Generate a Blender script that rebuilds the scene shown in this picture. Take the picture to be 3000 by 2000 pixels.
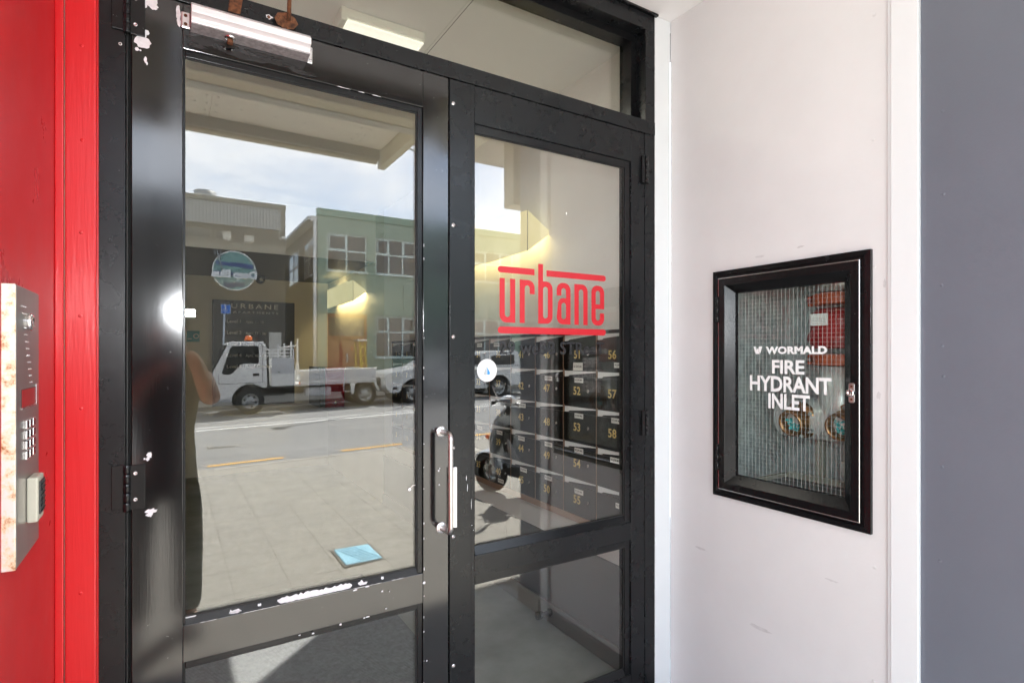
import bpy, bmesh, math, random
from mathutils import Vector, Matrix
random.seed(7)
S = bpy.context.scene
for o in list(bpy.data.objects): bpy.data.objects.remove(o)
R = math.radians
PI = math.pi

# ------------------------------------------------------------------ camera
cd = bpy.data.cameras.new('camera'); cam = bpy.data.objects.new('camera', cd)
S.collection.objects.link(cam); S.camera = cam
cd.sensor_width = 36; cd.lens = 1631/3000*36; cd.shift_y = 35/3000
cd.clip_start = .005; cd.clip_end = 2000
cam.location = (0, 0, 0); cam.rotation_euler = (R(90), 0, R(-31.5))

# ------------------------------------------------------------------ sky and sun
SUN_EL = 52.0
sx, sy = .60, -.80                       # horizontal direction towards the sun
W = bpy.data.worlds.new('World'); S.world = W; W.use_nodes = True
nt = W.node_tree; nt.nodes.clear()
def N(t, typ, **kw):
    n = t.nodes.new(typ)
    for k, v in kw.items():
        if k in n.inputs: n.inputs[k].default_value = v
        else: setattr(n, k, v)
    return n
out = N(nt, 'ShaderNodeOutputWorld'); bg = N(nt, 'ShaderNodeBackground', Strength=.115)
sky = N(nt, 'ShaderNodeTexSky', sky_type='NISHITA', sun_disc=False, sun_elevation=R(SUN_EL), sun_rotation=math.atan2(sx, sy),
        air_density=1.0, dust_density=1.2, ozone_density=1.0)
tc = N(nt, 'ShaderNodeTexCoord'); mp = N(nt, 'ShaderNodeMapping'); mp.inputs['Scale'].default_value = (1.6, 1.6, 4.2)
nz = N(nt, 'ShaderNodeTexNoise', Scale=2.1, Detail=7.0, Roughness=.56, Distortion=.35)
cr = N(nt, 'ShaderNodeValToRGB'); cr.color_ramp.elements[0].position = .36; cr.color_ramp.elements[1].position = .66
mx = N(nt, 'ShaderNodeMixRGB'); mx.inputs[2].default_value = (8.6, 8.8, 9.2, 1)
nt.links.new(tc.outputs['Generated'], mp.inputs[0]); nt.links.new(mp.outputs[0], nz.inputs['Vector'])
nt.links.new(nz.outputs[0], cr.inputs[0]); nt.links.new(cr.outputs[0], mx.inputs[0])
nt.links.new(sky.outputs[0], mx.inputs[1]); nt.links.new(mx.outputs[0], bg.inputs[0]); nt.links.new(bg.outputs[0], out.inputs[0])
sl = bpy.data.lights.new('sun', 'SUN'); sl.energy = 4.8; sl.angle = R(.53); sl.color = (1, .975, .94)
sun = bpy.data.objects.new('sun', sl); S.collection.objects.link(sun)
ce = math.cos(R(SUN_EL))
sun.rotation_euler = Vector((sx*ce, sy*ce, math.sin(R(SUN_EL)))).to_track_quat('Z', 'Y').to_euler()
S.view_settings.view_transform = 'Standard'; S.view_settings.look = 'None'; S.view_settings.gamma = 1
S.view_settings.exposure = 2.86
S.cycles.use_denoising = True
S.cycles.use_adaptive_sampling = True; S.cycles.adaptive_threshold = .014
S.cycles.max_bounces = 9; S.cycles.transparent_max_bounces = 24; S.cycles.diffuse_bounces = 5; S.cycles.glossy_bounces = 5
S.cycles.caustics_reflective = False; S.cycles.caustics_refractive = False
S.cycles.sample_clamp_indirect = 6

# ------------------------------------------------------------------ materials
M = {}
def mat(name, col, rough=.5, metal=0.0, var=0.0, vscale=6, bump=0.0, bscale=120, stretch=(1,1,1), coat=0.0, spec=.5, specks=0.0, speck_scale=260, rvar=0.0, trans=0):
    m = bpy.data.materials.new(name); m.use_nodes = True; t = m.node_tree
    b = t.nodes['Principled BSDF']
    b.inputs['Base Color'].default_value = (*col, 1); b.inputs['Roughness'].default_value = rough
    b.inputs['Metallic'].default_value = metal; b.inputs['Coat Weight'].default_value = coat; b.inputs['Coat Roughness'].default_value = .08
    b.inputs['Specular IOR Level'].default_value = spec
    tcn = N(t, 'ShaderNodeTexCoord'); mpn = N(t, 'ShaderNodeMapping'); mpn.inputs['Scale'].default_value = stretch
    t.links.new(tcn.outputs['Object'], mpn.inputs[0])
    colsock = None
    if var:
        n = N(t, 'ShaderNodeTexNoise', Scale=vscale, Detail=6.0, Roughness=.62); t.links.new(mpn.outputs[0], n.inputs['Vector'])
        r = N(t, 'ShaderNodeValToRGB'); e = r.color_ramp.elements
        e[0].position = .28; e[1].position = .72
        e[0].color = (*[max(0, c*(1-var)) for c in col], 1); e[1].color = (*[min(1, c*(1+var)) for c in col], 1)
        t.links.new(n.outputs[0], r.inputs[0]); colsock = r.outputs[0]
        if rvar:
            mr = N(t, 'ShaderNodeMapRange'); mr.inputs['To Min'].default_value = max(.02, rough-rvar); mr.inputs['To Max'].default_value = rough+rvar
            mr.inputs['From Min'].default_value = .3; mr.inputs['From Max'].default_value = .7
            t.links.new(n.outputs[0], mr.inputs[0]); t.links.new(mr.outputs[0], b.inputs['Roughness'])
    if specks:
        v = N(t, 'ShaderNodeTexVoronoi', Scale=speck_scale); t.links.new(tcn.outputs['Object'], v.inputs['Vector'])
        n2 = N(t, 'ShaderNodeTexNoise', Scale=speck_scale*.21, Detail=1.0); t.links.new(tcn.outputs['Object'], n2.inputs['Vector'])
        lt = N(t, 'ShaderNodeMath', operation='LESS_THAN'); lt.inputs[1].default_value = .12; t.links.new(v.outputs['Distance'], lt.inputs[0])
        gt = N(t, 'ShaderNodeMath', operation='GREATER_THAN'); gt.inputs[1].default_value = 1-specks; t.links.new(n2.outputs[0], gt.inputs[0])
        mu = N(t, 'ShaderNodeMath', operation='MULTIPLY'); t.links.new(lt.outputs[0], mu.inputs[0]); t.links.new(gt.outputs[0], mu.inputs[1])
        mm = N(t, 'ShaderNodeMixRGB'); mm.inputs[1].default_value = (*col, 1); mm.inputs[2].default_value = (.6, .6, .58, 1)
        if colsock: t.links.new(colsock, mm.inputs[1])
        t.links.new(mu.outputs[0], mm.inputs[0]); colsock = mm.outputs[0]
    if colsock: t.links.new(colsock, b.inputs['Base Color'])
    if bump:
        n = N(t, 'ShaderNodeTexNoise', Scale=bscale, Detail=5.0); t.links.new(mpn.outputs[0], n.inputs['Vector'])
        bp = N(t, 'ShaderNodeBump', Strength=bump, Distance=.002); t.links.new(n.outputs[0], bp.inputs['Height'])
        t.links.new(bp.outputs[0], b.inputs['Normal'])
    M[name] = m; return m

mat('black_gloss', (.0045,.0048,.0055), .10, var=.2, vscale=9, bump=.016, bscale=420, stretch=(1,1,.03), specks=.30, speck_scale=260, rvar=.02, spec=.78)
mat('black_satin', (.0075,.0083,.0093), .28, var=.1, vscale=9, bump=.004, bscale=320, specks=.27, speck_scale=260, rvar=.05, spec=.30)
mat('black_frame', (.006,.0062,.0068), .25, var=.1, vscale=8, bump=.004, bscale=300, specks=.27, speck_scale=280, rvar=.04, spec=.32)
mat('rubber', (.008,.008,.008), .6)
mat('gap_dark', (.004,.004,.004), .8)
mat('weathered_black', (.0125,.0108,.0098), .30, var=.95, vscale=11, bump=.08, bscale=60, stretch=(1,1,3.5), rvar=.12)
mat('chip_white', (.68,.68,.70), .5, var=.16, vscale=60, bump=.2, bscale=150)
mat('white_mark', (.8,.79,.77), .6)
mat('red_gloss', (.60,.012,.016), .30, var=.06, vscale=5, bump=.20, bscale=170, stretch=(1,1,.06), rvar=.06)
mat('red_wall', (.54,.013,.018), .33, var=.12, vscale=4, bump=.06, bscale=160, rvar=.08)
mat('wall_pink', (.665,.668,.672), .5, var=.045, vscale=2.3, bump=.16, bscale=120)
mat('scuff', (.56,.56,.565), .6, var=.1, vscale=30)
mat('trim_white', (.70,.73,.745), .38, var=.02, vscale=3, bump=.06, bscale=90, stretch=(1,1,.15))
mat('wall_grey', (.122,.137,.168), .36, var=.05, vscale=2, bump=.14, bscale=150)
mat('ceiling_white', (.75,.75,.75), .6, var=.03, vscale=2)
mat('aluminium', (.70,.69,.69), .30, 1.0, var=.06, vscale=14, bump=.05, bscale=160, stretch=(.1,1,1))
mat('aluminium_pitted', (.42,.40,.41), .5, .55, var=.35, vscale=90, bump=.3, bscale=160)
mat('aluminium_white', (.80,.80,.81), .28, .2, var=.02)
mat('steel', (.62,.60,.60), .26, 1.0, var=.05, vscale=30)
mat('steel_brushed', (.60,.57,.55), .34, 1.0, var=.06, vscale=20, stretch=(1,1,.1), bump=.03, bscale=200)
mat('rust', (.13,.050,.020), .85, var=.85, vscale=95, bump=.5, bscale=180)
mat('chrome', (.75,.75,.76), .1, 1.0)
mat('buff', (.46,.44,.36), .45, var=.04)
mat('dark_plastic', (.03,.03,.032), .35)
mat('pipe_galvanised', (.74,.76,.76), .33, .35, var=.18, vscale=18, bump=.06, bscale=80)
mat('galvanised', (.40,.43,.43), .45, .2, var=.38, vscale=26, bump=.08, bscale=80)
mat('valve_red', (.35,.012,.014), .32, var=.15, vscale=20, bump=.1, bscale=80)
mat('coupling_orange', (.46,.085,.03), .45, var=.2, vscale=30, bump=.25, bscale=120)
mat('bronze', (.34,.17,.07), .34, .85, var=.3, vscale=25, bump=.12, bscale=90)
mat('verdigris', (.07,.50,.52), .85, var=.4, vscale=60, bump=.6, bscale=200)
mat('paper_white', (.86,.86,.84), .6)
mat('text_black', (.012,.012,.012), .5)
mat('text_grey', (.5,.5,.5), .5)
mat('letter_white', (.82,.85,.85), .5)
mat('letter_red', (.50,.014,.024), .4)
mat('letter_dark', (.012,.012,.014), .45)
mat('sticker_white', (.8,.8,.8), .4); mat('sticker_grey', (.42,.44,.45), .4); mat('sticker_blue', (.03,.25,.6), .4)
mat('gold', (.74,.56,.19), .4, .1, var=.15, vscale=40)
mat('mailbox_black', (.0075,.0073,.007), .3, var=.15, vscale=10, spec=.3)
mat('mailbox_edge', (.30,.19,.13), .5)
mat('mailbox_lip', (.88,.90,.92), .5)
mat('lobby_wall', (.74,.72,.66), .6, var=.04, vscale=2, bump=.1, bscale=160)
mat('lobby_white', (.80,.79,.78), .6, var=.03)
mat('lobby_back', (.66,.62,.53), .6, var=.05, vscale=2, bump=.1, bscale=160)
mat('lobby_dark', (.09,.086,.078), .55, var=.08)
mat('dado_grey', (.10,.10,.105), .45, var=.08)
mat('skirting_grey', (.15,.15,.15), .45)
mat('sign_black', (.012,.0115,.011), .3)
mat('letter_silver', (.85,.83,.80), .5)
mat('cabinet_red', (.20,.008,.018), .25)
mat('concrete_dark', (.19,.21,.215), .6, var=.40, vscale=2.4, bump=.15, bscale=60)
mat('concrete_light', (.36,.37,.365), .8, var=.12, vscale=5, bump=.2, bscale=90)
mat('mat_grey', (.10,.115,.12), .95, var=.35, vscale=50, bump=.5, bscale=300)
mat('paving', (.298,.282,.245), .9, var=.10, vscale=22.0, bump=.6, bscale=140)
mat('paving_joint', (.17,.155,.13), .95, var=.2)
mat('asphalt', (.205,.205,.20), .95, var=.14, vscale=1.1, bump=.5, bscale=60, stretch=(.35,1,1))
mat('kerb', (.34,.32,.28), .9, var=.15, vscale=5, bump=.3)
mat('road_white', (.78,.78,.75), .8, var=.08); mat('road_yellow', (.75,.40,.06), .8, var=.12, vscale=12)
mat('cover_blue', (.28,.55,.68), .8, var=.12, vscale=20)
mat('soffit', (.62,.60,.54), .6, var=.03); mat('soffit_trim', (.52,.50,.37), .5); mat('soffit_grey', (.25,.26,.255), .45, var=.06)
mat('bldg_brown', (.095,.088,.074), .75, var=.1, vscale=2, bump=.2); mat('bldg_brown_light', (.20,.185,.155), .75, var=.06)
mat('bldg_metal', (.36,.37,.365), .45, .1, var=.05); mat('bldg_cap', (.22,.21,.175), .6)
mat('bldg_green', (.26,.355,.28), .75, var=.06, vscale=1.5, bump=.15); mat('bldg_green_dark', (.22,.34,.265), .7, var=.05)
mat('bldg_side', (.22,.205,.165), .75, var=.06); mat('win_frame', (.60,.70,.67), .5); mat('win_white', (.7,.7,.67), .5)
mat('window_glass', (.055,.05,.045), .08, spec=.8); mat('blind', (.62,.60,.52), .7)
mat('curtain', (.46,.42,.36), .8, var=.2, vscale=30, stretch=(8,1,.2))
mat('door_brown', (.42,.20,.10), .55, var=.08); mat('door_brown_dark', (.36,.13,.055), .55)
mat('paint_red_splash', (.26,.02,.02), .6)
mat('vehicle_white', (.78,.78,.76), .3, coat=.4, var=.02); mat('vehicle_panel', (.55,.56,.57), .45)
mat('vehicle_glass', (.012,.014,.015), .06, spec=.8); mat('tyre', (.018,.018,.018), .8, bump=.3, bscale=60)
mat('rim', (.42,.43,.42), .4, .6, var=.1); mat('underbody', (.02,.02,.02), .8); mat('amber', (.85,.17,.015), .25, coat=.4)
mat('alloy_side', (.60,.61,.63), .4, .3, var=.05); mat('ladder_yellow', (.50,.36,.03), .5)
mat('ute_silver', (.60,.62,.63), .3, .35, coat=.4); mat('lamp_glass', (.55,.57,.56), .12, .3)
mat('sign_blue', (.012,.14,.55), .4); mat('pole_grey', (.45,.49,.52), .5, .3)
mat('scooter_blue', (.52,.57,.63), .22, .2, coat=.5); mat('scooter_black', (.035,.036,.038), .35)
mat('logo_teal', (.20,.36,.34), .5); mat('logo_blue', (.09,.13,.27), .5); mat('logo_navy', (.06,.08,.16), .5)
mat('skin', (.74,.50,.38), .5); mat('shirt', (.055,.055,.04), .85, var=.2, vscale=20, bump=.3, bscale=60)
mat('trousers', (.035,.035,.033), .85, var=.2, vscale=15, bump=.3, bscale=60); mat('hair', (.03,.02,.015), .6)
mat('shoe', (.06,.06,.065), .5); mat('camera_black', (.015,.015,.015), .4)
mat('fitting_white', (.74,.76,.70), .4); mat('teal_sign', (.05,.24,.26), .45); mat('leaflet', (.6,.58,.52), .6)

def emis(name, col, s):
    m = bpy.data.materials.new(name); m.use_nodes = True; b = m.node_tree.nodes['Principled BSDF']
    b.inputs['Base Color'].default_value = (*col, 1); b.inputs['Emission Color'].default_value = (*col, 1); b.inputs['Emission Strength'].default_value = s
    M[name] = m; return m
emis('flash_lit', (1, 1, 1), 60); emis('diffuser_added_glow', (1, .98, .92), .12)
def glass(name, f0, tint):
    m = bpy.data.materials.new(name); m.use_nodes = True; t = m.node_tree; t.nodes.clear()
    o = N(t, 'ShaderNodeOutputMaterial'); mixs = N(t, 'ShaderNodeMixShader')
    tr = N(t, 'ShaderNodeBsdfTransparent'); tr.inputs[0].default_value = (*tint, 1)
    gl = N(t, 'ShaderNodeBsdfGlossy', Roughness=0.0); gl.inputs[0].default_value = (1, 1, 1, 1)
    lw = N(t, 'ShaderNodeLayerWeight', Blend=.5)
    pw = N(t, 'ShaderNodeMath', operation='POWER'); pw.inputs[1].default_value = 5
    ma = N(t, 'ShaderNodeMath', operation='MULTIPLY_ADD'); ma.inputs[1].default_value = 1-f0; ma.inputs[2].default_value = f0
    t.links.new(lw.outputs['Facing'], pw.inputs[0]); t.links.new(pw.outputs[0], ma.inputs[0]); t.links.new(ma.outputs[0], mixs.inputs[0])
    t.links.new(tr.outputs[0], mixs.inputs[1]); t.links.new(gl.outputs[0], mixs.inputs[2]); t.links.new(mixs.outputs[0], o.inputs[0])
    M[name] = m; return m
glass('door_glass', .067, (.955, .96, .935))
glass('transom_glass', .075, (.93, .93, .88))
glass('wired_glass', .025, (.93, .97, .955))
def paper_lamp():
    m = bpy.data.materials.new('lamp_paper'); m.use_nodes = True; t = m.node_tree; b = t.nodes['Principled BSDF']
    b.inputs['Base Color'].default_value = (.62, .58, .42, 1); b.inputs['Roughness'].default_value = .8
    tcn = N(t, 'ShaderNodeTexCoord'); n = N(t, 'ShaderNodeTexNoise', Scale=5.0, Detail=5.0, Distortion=.8); t.links.new(tcn.outputs['Object'], n.inputs['Vector'])
    r = N(t, 'ShaderNodeValToRGB'); e = r.color_ramp.elements; e[0].position = .3; e[0].color = (.78, .66, .30, 1); e[1].position = .7; e[1].color = (1, .88, .50, 1)
    t.links.new(n.outputs[0], r.inputs[0]); t.links.new(r.outputs[0], b.inputs['Emission Color']); b.inputs['Emission Strength'].default_value = .085
    M['lamp_paper'] = m
paper_lamp()
def rusty_side():
    m = bpy.data.materials.new('steel_rusted'); m.use_nodes = True; t = m.node_tree; b = t.nodes['Principled BSDF']
    tcn = N(t, 'ShaderNodeTexCoord'); n = N(t, 'ShaderNodeTexNoise', Scale=46.0, Detail=10.0, Roughness=.70)
    t.links.new(tcn.outputs['Object'], n.inputs['Vector'])
    r = N(t, 'ShaderNodeValToRGB'); e = r.color_ramp.elements; e[0].position = .47; e[0].color = (.66, .65, .61, 1); e[1].position = .66; e[1].color = (.30, .12, .03, 1)
    k = r.color_ramp.elements.new(.56); k.color = (.72, .58, .40, 1)
    t.links.new(n.outputs[0], r.inputs[0]); t.links.new(r.outputs[0], b.inputs['Base Color']); b.inputs['Roughness'].default_value = .45; b.inputs['Metallic'].default_value = .25
    M['steel_rusted'] = m
rusty_side()

# ------------------------------------------------------------------ builders
col = S.collection
def origin(p):
    v = Vector((0, 0, 0))
    while p is not None: v += p.location; p = p.parent
    return v
class MB:
    def __init__(s): s.v = []; s.f = []; s.sm = []
    def add(s, vs, fs, smooth=False):
        b = len(s.v); s.v += [Vector(p) for p in vs]; s.f += [tuple(i+b for i in f) for f in fs]; s.sm += [smooth]*len(fs); return s
    def box(s, x0, x1, y0, y1, z0, z1):
        if x0 > x1: x0, x1 = x1, x0
        if y0 > y1: y0, y1 = y1, y0
        if z0 > z1: z0, z1 = z1, z0
        return s.add([(x0,y0,z0),(x1,y0,z0),(x1,y1,z0),(x0,y1,z0),(x0,y0,z1),(x1,y0,z1),(x1,y1,z1),(x0,y1,z1)],
            [(3,2,1,0),(4,5,6,7),(0,1,5,4),(1,2,6,5),(2,3,7,6),(3,0,4,7)])
    def prism(s, pts, o, ex, ey, en, d):        # polygon pts (u,v) in the frame o,ex,ey extruded by d along en
        o, ex, ey, en = map(Vector, (o, ex, ey, en)); n = len(pts)
        a = [o+ex*p[0]+ey*p[1] for p in pts]; b = [p+en*d for p in a]
        return s.add(a+b, [tuple(range(n))[::-1], tuple(range(n, 2*n))]+[(i, (i+1) % n, n+(i+1) % n, n+i) for i in range(n)])
    def lathe(s, prof, o, ax, seg=20, smooth=True, caps=True):    # prof: (radius, height) along axis ax
        ax = Vector(ax).normalized(); u = ax.orthogonal().normalized(); w = ax.cross(u); o = Vector(o); vs = []; fs = []
        for r, h in prof:
            for k in range(seg):
                a = 2*PI*k/seg; vs.append(o+ax*h+(u*math.cos(a)+w*math.sin(a))*r)
        for i in range(len(prof)-1):
            for k in range(seg):
                k2 = (k+1) % seg; fs.append((i*seg+k, i*seg+k2, (i+1)*seg+k2, (i+1)*seg+k))
        s.add(vs, fs, smooth)
        if caps:
            b = len(s.v)-len(vs)
            for i, rev in ((0, True), (len(prof)-1, False)):
                if prof[i][0] > 1e-5:
                    f = [b+i*seg+k for k in range(seg)]; s.f.append(tuple(f[::-1] if rev else f)); s.sm.append(False)
        return s
    def cyl(s, o, ax, r, h, seg=18): return s.lathe([(r, 0), (r, h)], o, ax, seg)
    def tube(s, pts, r, seg=10, smooth=True):
        pts = [Vector(p) for p in pts]; n = len(pts); rs = r if isinstance(r, (list, tuple)) else [r]*n; vs = []; fs = []
        t0 = (pts[1]-pts[0]).normalized(); u = t0.orthogonal().normalized()
        for i, p in enumerate(pts):
            t = (pts[min(i+1, n-1)]-pts[max(i-1, 0)]).normalized(); u = (u-t*u.dot(t)).normalized(); w = t.cross(u)
            for k in range(seg):
                a = 2*PI*k/seg; vs.append(p+(u*math.cos(a)+w*math.sin(a))*rs[i])
        for i in range(n-1):
            for k in range(seg): fs.append((i*seg+k, i*seg+(k+1) % seg, (i+1)*seg+(k+1) % seg, (i+1)*seg+k))
        fs += [tuple(range(seg))[::-1], tuple(range((n-1)*seg, n*seg))]
        return s.add(vs, fs, smooth)
    def sphere(s, c, r, seg=16, rings=10, sc=(1,1,1)):
        vs = []; fs = []; c = Vector(c)
        for i in range(rings+1):
            a = PI*i/rings
            for k in range(seg):
                b = 2*PI*k/seg; vs.append(c+Vector((r*sc[0]*math.sin(a)*math.cos(b), r*sc[1]*math.sin(a)*math.sin(b), r*sc[2]*math.cos(a))))
        for i in range(rings):
            for k in range(seg): fs.append((i*seg+k, (i+1)*seg+k, (i+1)*seg+(k+1) % seg, i*seg+(k+1) % seg))
        return s.add(vs, fs, True)
    def build(s, name, m, parent=None, bevel=0.0, seg=2, label=None, kind=None):
        o0 = origin(parent) if parent is not None else Vector((0, 0, 0))
        me = bpy.data.meshes.new(name); me.from_pydata([v-o0 for v in s.v], [], s.f)
        for i, p in enumerate(me.polygons): p.use_smooth = s.sm[i]
        bm = bmesh.new(); bm.from_mesh(me); bmesh.ops.recalc_face_normals(bm, faces=bm.faces); bm.to_mesh(me); bm.free()
        me.materials.append(M[m]); me.update()
        o = bpy.data.objects.new(name, me); col.objects.link(o); o.parent = parent
        if bevel:
            b = o.modifiers.new('bevel', 'BEVEL'); b.width = bevel; b.segments = seg; b.limit_method = 'ANGLE'; b.angle_limit = R(40)
        if label: o['label'] = label
        if kind: o['kind'] = kind
        return o
def box(name, m, parent, x0, x1, y0, y1, z0, z1, bevel=0.0, **k): return MB().box(x0, x1, y0, y1, z0, z1).build(name, m, parent, bevel, **k)
def tag(o, label, cat, group=None):
    o['label'] = label; o['category'] = cat
    if group: o['group'] = group
    return o
def thing(name, loc, label, cat, group=None):
    o = bpy.data.objects.new(name, None); o.empty_display_size = .1; col.objects.link(o); o.location = loc
    return tag(o, label, cat, group)
def clone(o, parent, loc, name=None):
    c = o.copy(); col.objects.link(c); c.parent = parent; c.location = loc
    if name: c.name = name
    return c
FR = {'-Y': ((1,0,0), (0,0,1), (0,-1,0)), '+Y': ((-1,0,0), (0,0,1), (0,1,0)), '-X': ((0,-1,0), (0,0,1), (-1,0,0)), '+X': ((0,1,0), (0,0,1), (1,0,0))}
def curve_polys(cu):
    o = bpy.data.objects.new('tmp', cu); col.objects.link(o); bpy.context.view_layer.update()
    me = bpy.data.meshes.new_from_object(o.evaluated_get(bpy.context.evaluated_depsgraph_get()))
    vs = [tuple(v.co) for v in me.vertices]; fs = [tuple(p.vertices) for p in me.polygons]
    bpy.data.objects.remove(o); bpy.data.curves.remove(cu); bpy.data.meshes.remove(me)
    return vs, fs
TXT = {}
def text_flat(s, bold=0.0, spacing=1.0):
    key = (s, bold, spacing)
    if key not in TXT:
        cu = bpy.data.curves.new('tmp', 'FONT'); cu.body = s; cu.size = 1; cu.offset = bold; cu.space_character = spacing; cu.resolution_u = 3; cu.extrude = 0; cu.fill_mode = 'FRONT'
        TXT[key] = curve_polys(cu)
    return TXT[key]
def text_mb(s, face, o, w=None, h=None, bold=0.0, spacing=1.0, center=True, lift=.0006, mb=None, shear=0.0):
    """text fitted to width w and/or height h; o = centre (or left baseline when center=False)"""
    vs, fs = text_flat(s, bold, spacing); xs = [v[0] for v in vs]; ys = [v[1] for v in vs]
    x0, x1, y0, y1 = min(xs), max(xs), min(ys), max(ys)
    kx = (w/(x1-x0)) if w else None; ky = (h/(y1-y0)) if h else None
    kx = kx or ky; ky = ky or kx
    ex, ey, en = [Vector(a) for a in FR[face]]; o = Vector(o)
    cx, cy = ((x0+x1)/2, (y0+y1)/2) if center else (x0, 0)
    P = [o+ex*((v[0]-cx)*kx+shear*(v[1]-cy)*ky)+ey*((v[1]-cy)*ky)+en*lift for v in vs]
    mb = mb or MB(); mb.add(P, fs); return mb
def poly_mb(outer, holes, face, o, lift=.0006, mb=None):
    cu = bpy.data.curves.new('tmp', 'CURVE'); cu.dimensions = '2D'; cu.fill_mode = 'BOTH'
    for pts in [outer]+holes:
        sp = cu.splines.new('POLY'); sp.points.add(len(pts)-1)
        for q, p in zip(sp.points, pts): q.co = (p[0], p[1], 0, 1)
        sp.use_cyclic_u = True
    vs, fs = curve_polys(cu); ex, ey, en = [Vector(a) for a in FR[face]]; o = Vector(o)
    mb = mb or MB(); mb.add([o+ex*v[0]+ey*v[1]+en*lift for v in vs], fs); return mb
def arc(cx, cy, r, a0, a1, n=8): return [(cx+r*math.cos(R(a0+(a1-a0)*i/n)), cy+r*math.sin(R(a0+(a1-a0)*i/n))) for i in range(n+1)]
def blob(cx, cy, rx, ry, n=16, j=.3, rnd=random):
    return [(cx+rx*math.cos(2*PI*i/n)*(1+rnd.uniform(-j, j)), cy+ry*math.sin(2*PI*i/n)*(1+rnd.uniform(-j, j))) for i in range(n)]
def wall_holes(rects, x0, x1, z0, z1, y, face_dir, depth, mb=None):
    """wall face in plane y with rectangular openings and reveals (face_dir +1: faces +Y); local frame X,Z"""
    mb = mb or MB(); xs = sorted({x0, x1, *[r[0] for r in rects], *[r[1] for r in rects]}); zs = sorted({z0, z1, *[r[2] for r in rects], *[r[3] for r in rects]})
    for i in range(len(xs)-1):
        for k in range(len(zs)-1):
            a, b, c, d = xs[i], xs[i+1], zs[k], zs[k+1]; mx_, mz_ = (a+b)/2, (c+d)/2
            if any(r[0] < mx_ < r[1] and r[2] < mz_ < r[3] for r in rects): continue
            mb.add([(a,y,c),(b,y,c),(b,y,d),(a,y,d)], [(0,1,2,3)])
    yb = y-face_dir*depth
    for a, b, c, d in rects:
        mb.add([(a,y,c),(b,y,c),(b,y,d),(a,y,d),(a,yb,c),(b,yb,c),(b,yb,d),(a,yb,d)], [(0,1,5,4),(1,2,6,5),(2,3,7,6),(3,0,4,7)])
    return mb
def struct(o): o['kind'] = 'structure'; return o
exec_order = []
# ================================================================== setting: ground
FL = -1.435                                # recess and lobby floor level
def foot_z(x): return -1.485+.027*x
def road_z(x, y): return -1.53+.027*x-.0155*(-4.85-y)
def sheet(name, m, xs, ys, zf, thick=0.0):
    mb = MB(); vs = [(x, y, zf(x, y)) for y in ys for x in xs]; n = len(xs)
    mb.add(vs, [(j*n+i, j*n+i+1, (j+1)*n+i+1, (j+1)*n+i) for j in range(len(ys)-1) for i in range(n-1)])
    return struct(mb.build(name, m))
XS = [-400, -60, -20, -8, -4, -2, 0, 2, 4, 6, 8, 12, 20, 60, 400]
def gz(x, y): return -1.95+.027*max(-25, min(25, x))
sheet('ground', 'asphalt', XS, [-600, -100, -40, -19, 12, 60, 400], lambda x, y: gz(x, y)-.6)
XR = [-60, -20, -8, -4, -2, 0, 2, 4, 6, 8, 12, 20, 60]
road = sheet('road', 'asphalt', XR, [-15.2, -13, -11, -9, -7, -4.80], road_z)
# near footpath: bed and slabs in view, plain sheet beyond
SX0, SX1, SY0, SY1, PXX, PYY = -.31, 5.13, .24, -4.68, .32, .41
bed = sheet('footpath', 'paving_joint', [-60, -8, 0, 8, 60], [-4.70, .56], lambda x, y: foot_z(x)-.0022)
slab0 = None
for j in range(12):
    for i in range(17):
        x = SX0+(i+.5)*PXX; y = SY0-(j+.5)*PYY
        if slab0 is None:
            hx, hy, g = PXX/2-.0004, PYY/2-.0004, .0012
            mb = MB().add([(-hx,-hy,-.012),(hx,-hy,-.012),(hx,hy,-.012),(-hx,hy,-.012),(-hx+g,-hy+g,0),(hx-g,-hy+g,0),(hx-g,hy-g,0),(-hx+g,hy-g,0)], [(4,5,6,7),(0,1,5,4),(1,2,6,5),(2,3,7,6),(3,0,4,7)])
            slab0 = mb.build('paving_slab', 'paving', bed); s = slab0; s.location = (x, y, foot_z(x))
        else: s = clone(slab0, bed, (x, y, foot_z(x)))
        s.rotation_euler = (random.uniform(-.0004, .0004), -math.atan(.027)+random.uniform(-.0004, .0004), 0)
mb = MB()
for a, b, y0, y1 in ((-60, SX0, -4.68, .56), (SX1, 60, -4.68, .56), (SX0, SX1, .24, .56)):
    mb.add([(a, y0, foot_z(a)), (b, y0, foot_z(b)), (b, y1, foot_z(b)), (a, y1, foot_z(a))], [(0,1,2,3)])
mb.build('paved_strip', 'paving', bed)
def kerb(name, y0, y1, zt, label):
    mb = MB(); xs = [-60+.9*i for i in range(134)]
    root = struct(MB().add([(-60,y0,zt(-60)-.3),(60,y0,zt(60)-.3),(60,y1,zt(60)-.3),(-60,y1,zt(-60)-.3)], [(0,1,2,3)]).build(name, 'kerb'))
    st = MB().box(-.447, .447, y0, y1, -.30, 0).build('kerb_stone', 'kerb', root, .012)
    first = True
    for i in range(-9, 16):
        x = i*.9; s = st if first else clone(st, root, (0,0,0)); first = False
        s.location = (x, 0, zt(x)); s.rotation_euler = (0, -math.atan(.027), 0)
    return root
kerb('kerb', -4.82, -4.70, lambda x: foot_z(x)+.002, '')
kerb('far_kerb', -15.32, -15.2, lambda x: road_z(x, -15.2)+.12, '')
sheet('far_footpath', 'paving', XR, [-30, -15.32], lambda x, y: road_z(x, -15.2)+.12)
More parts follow.
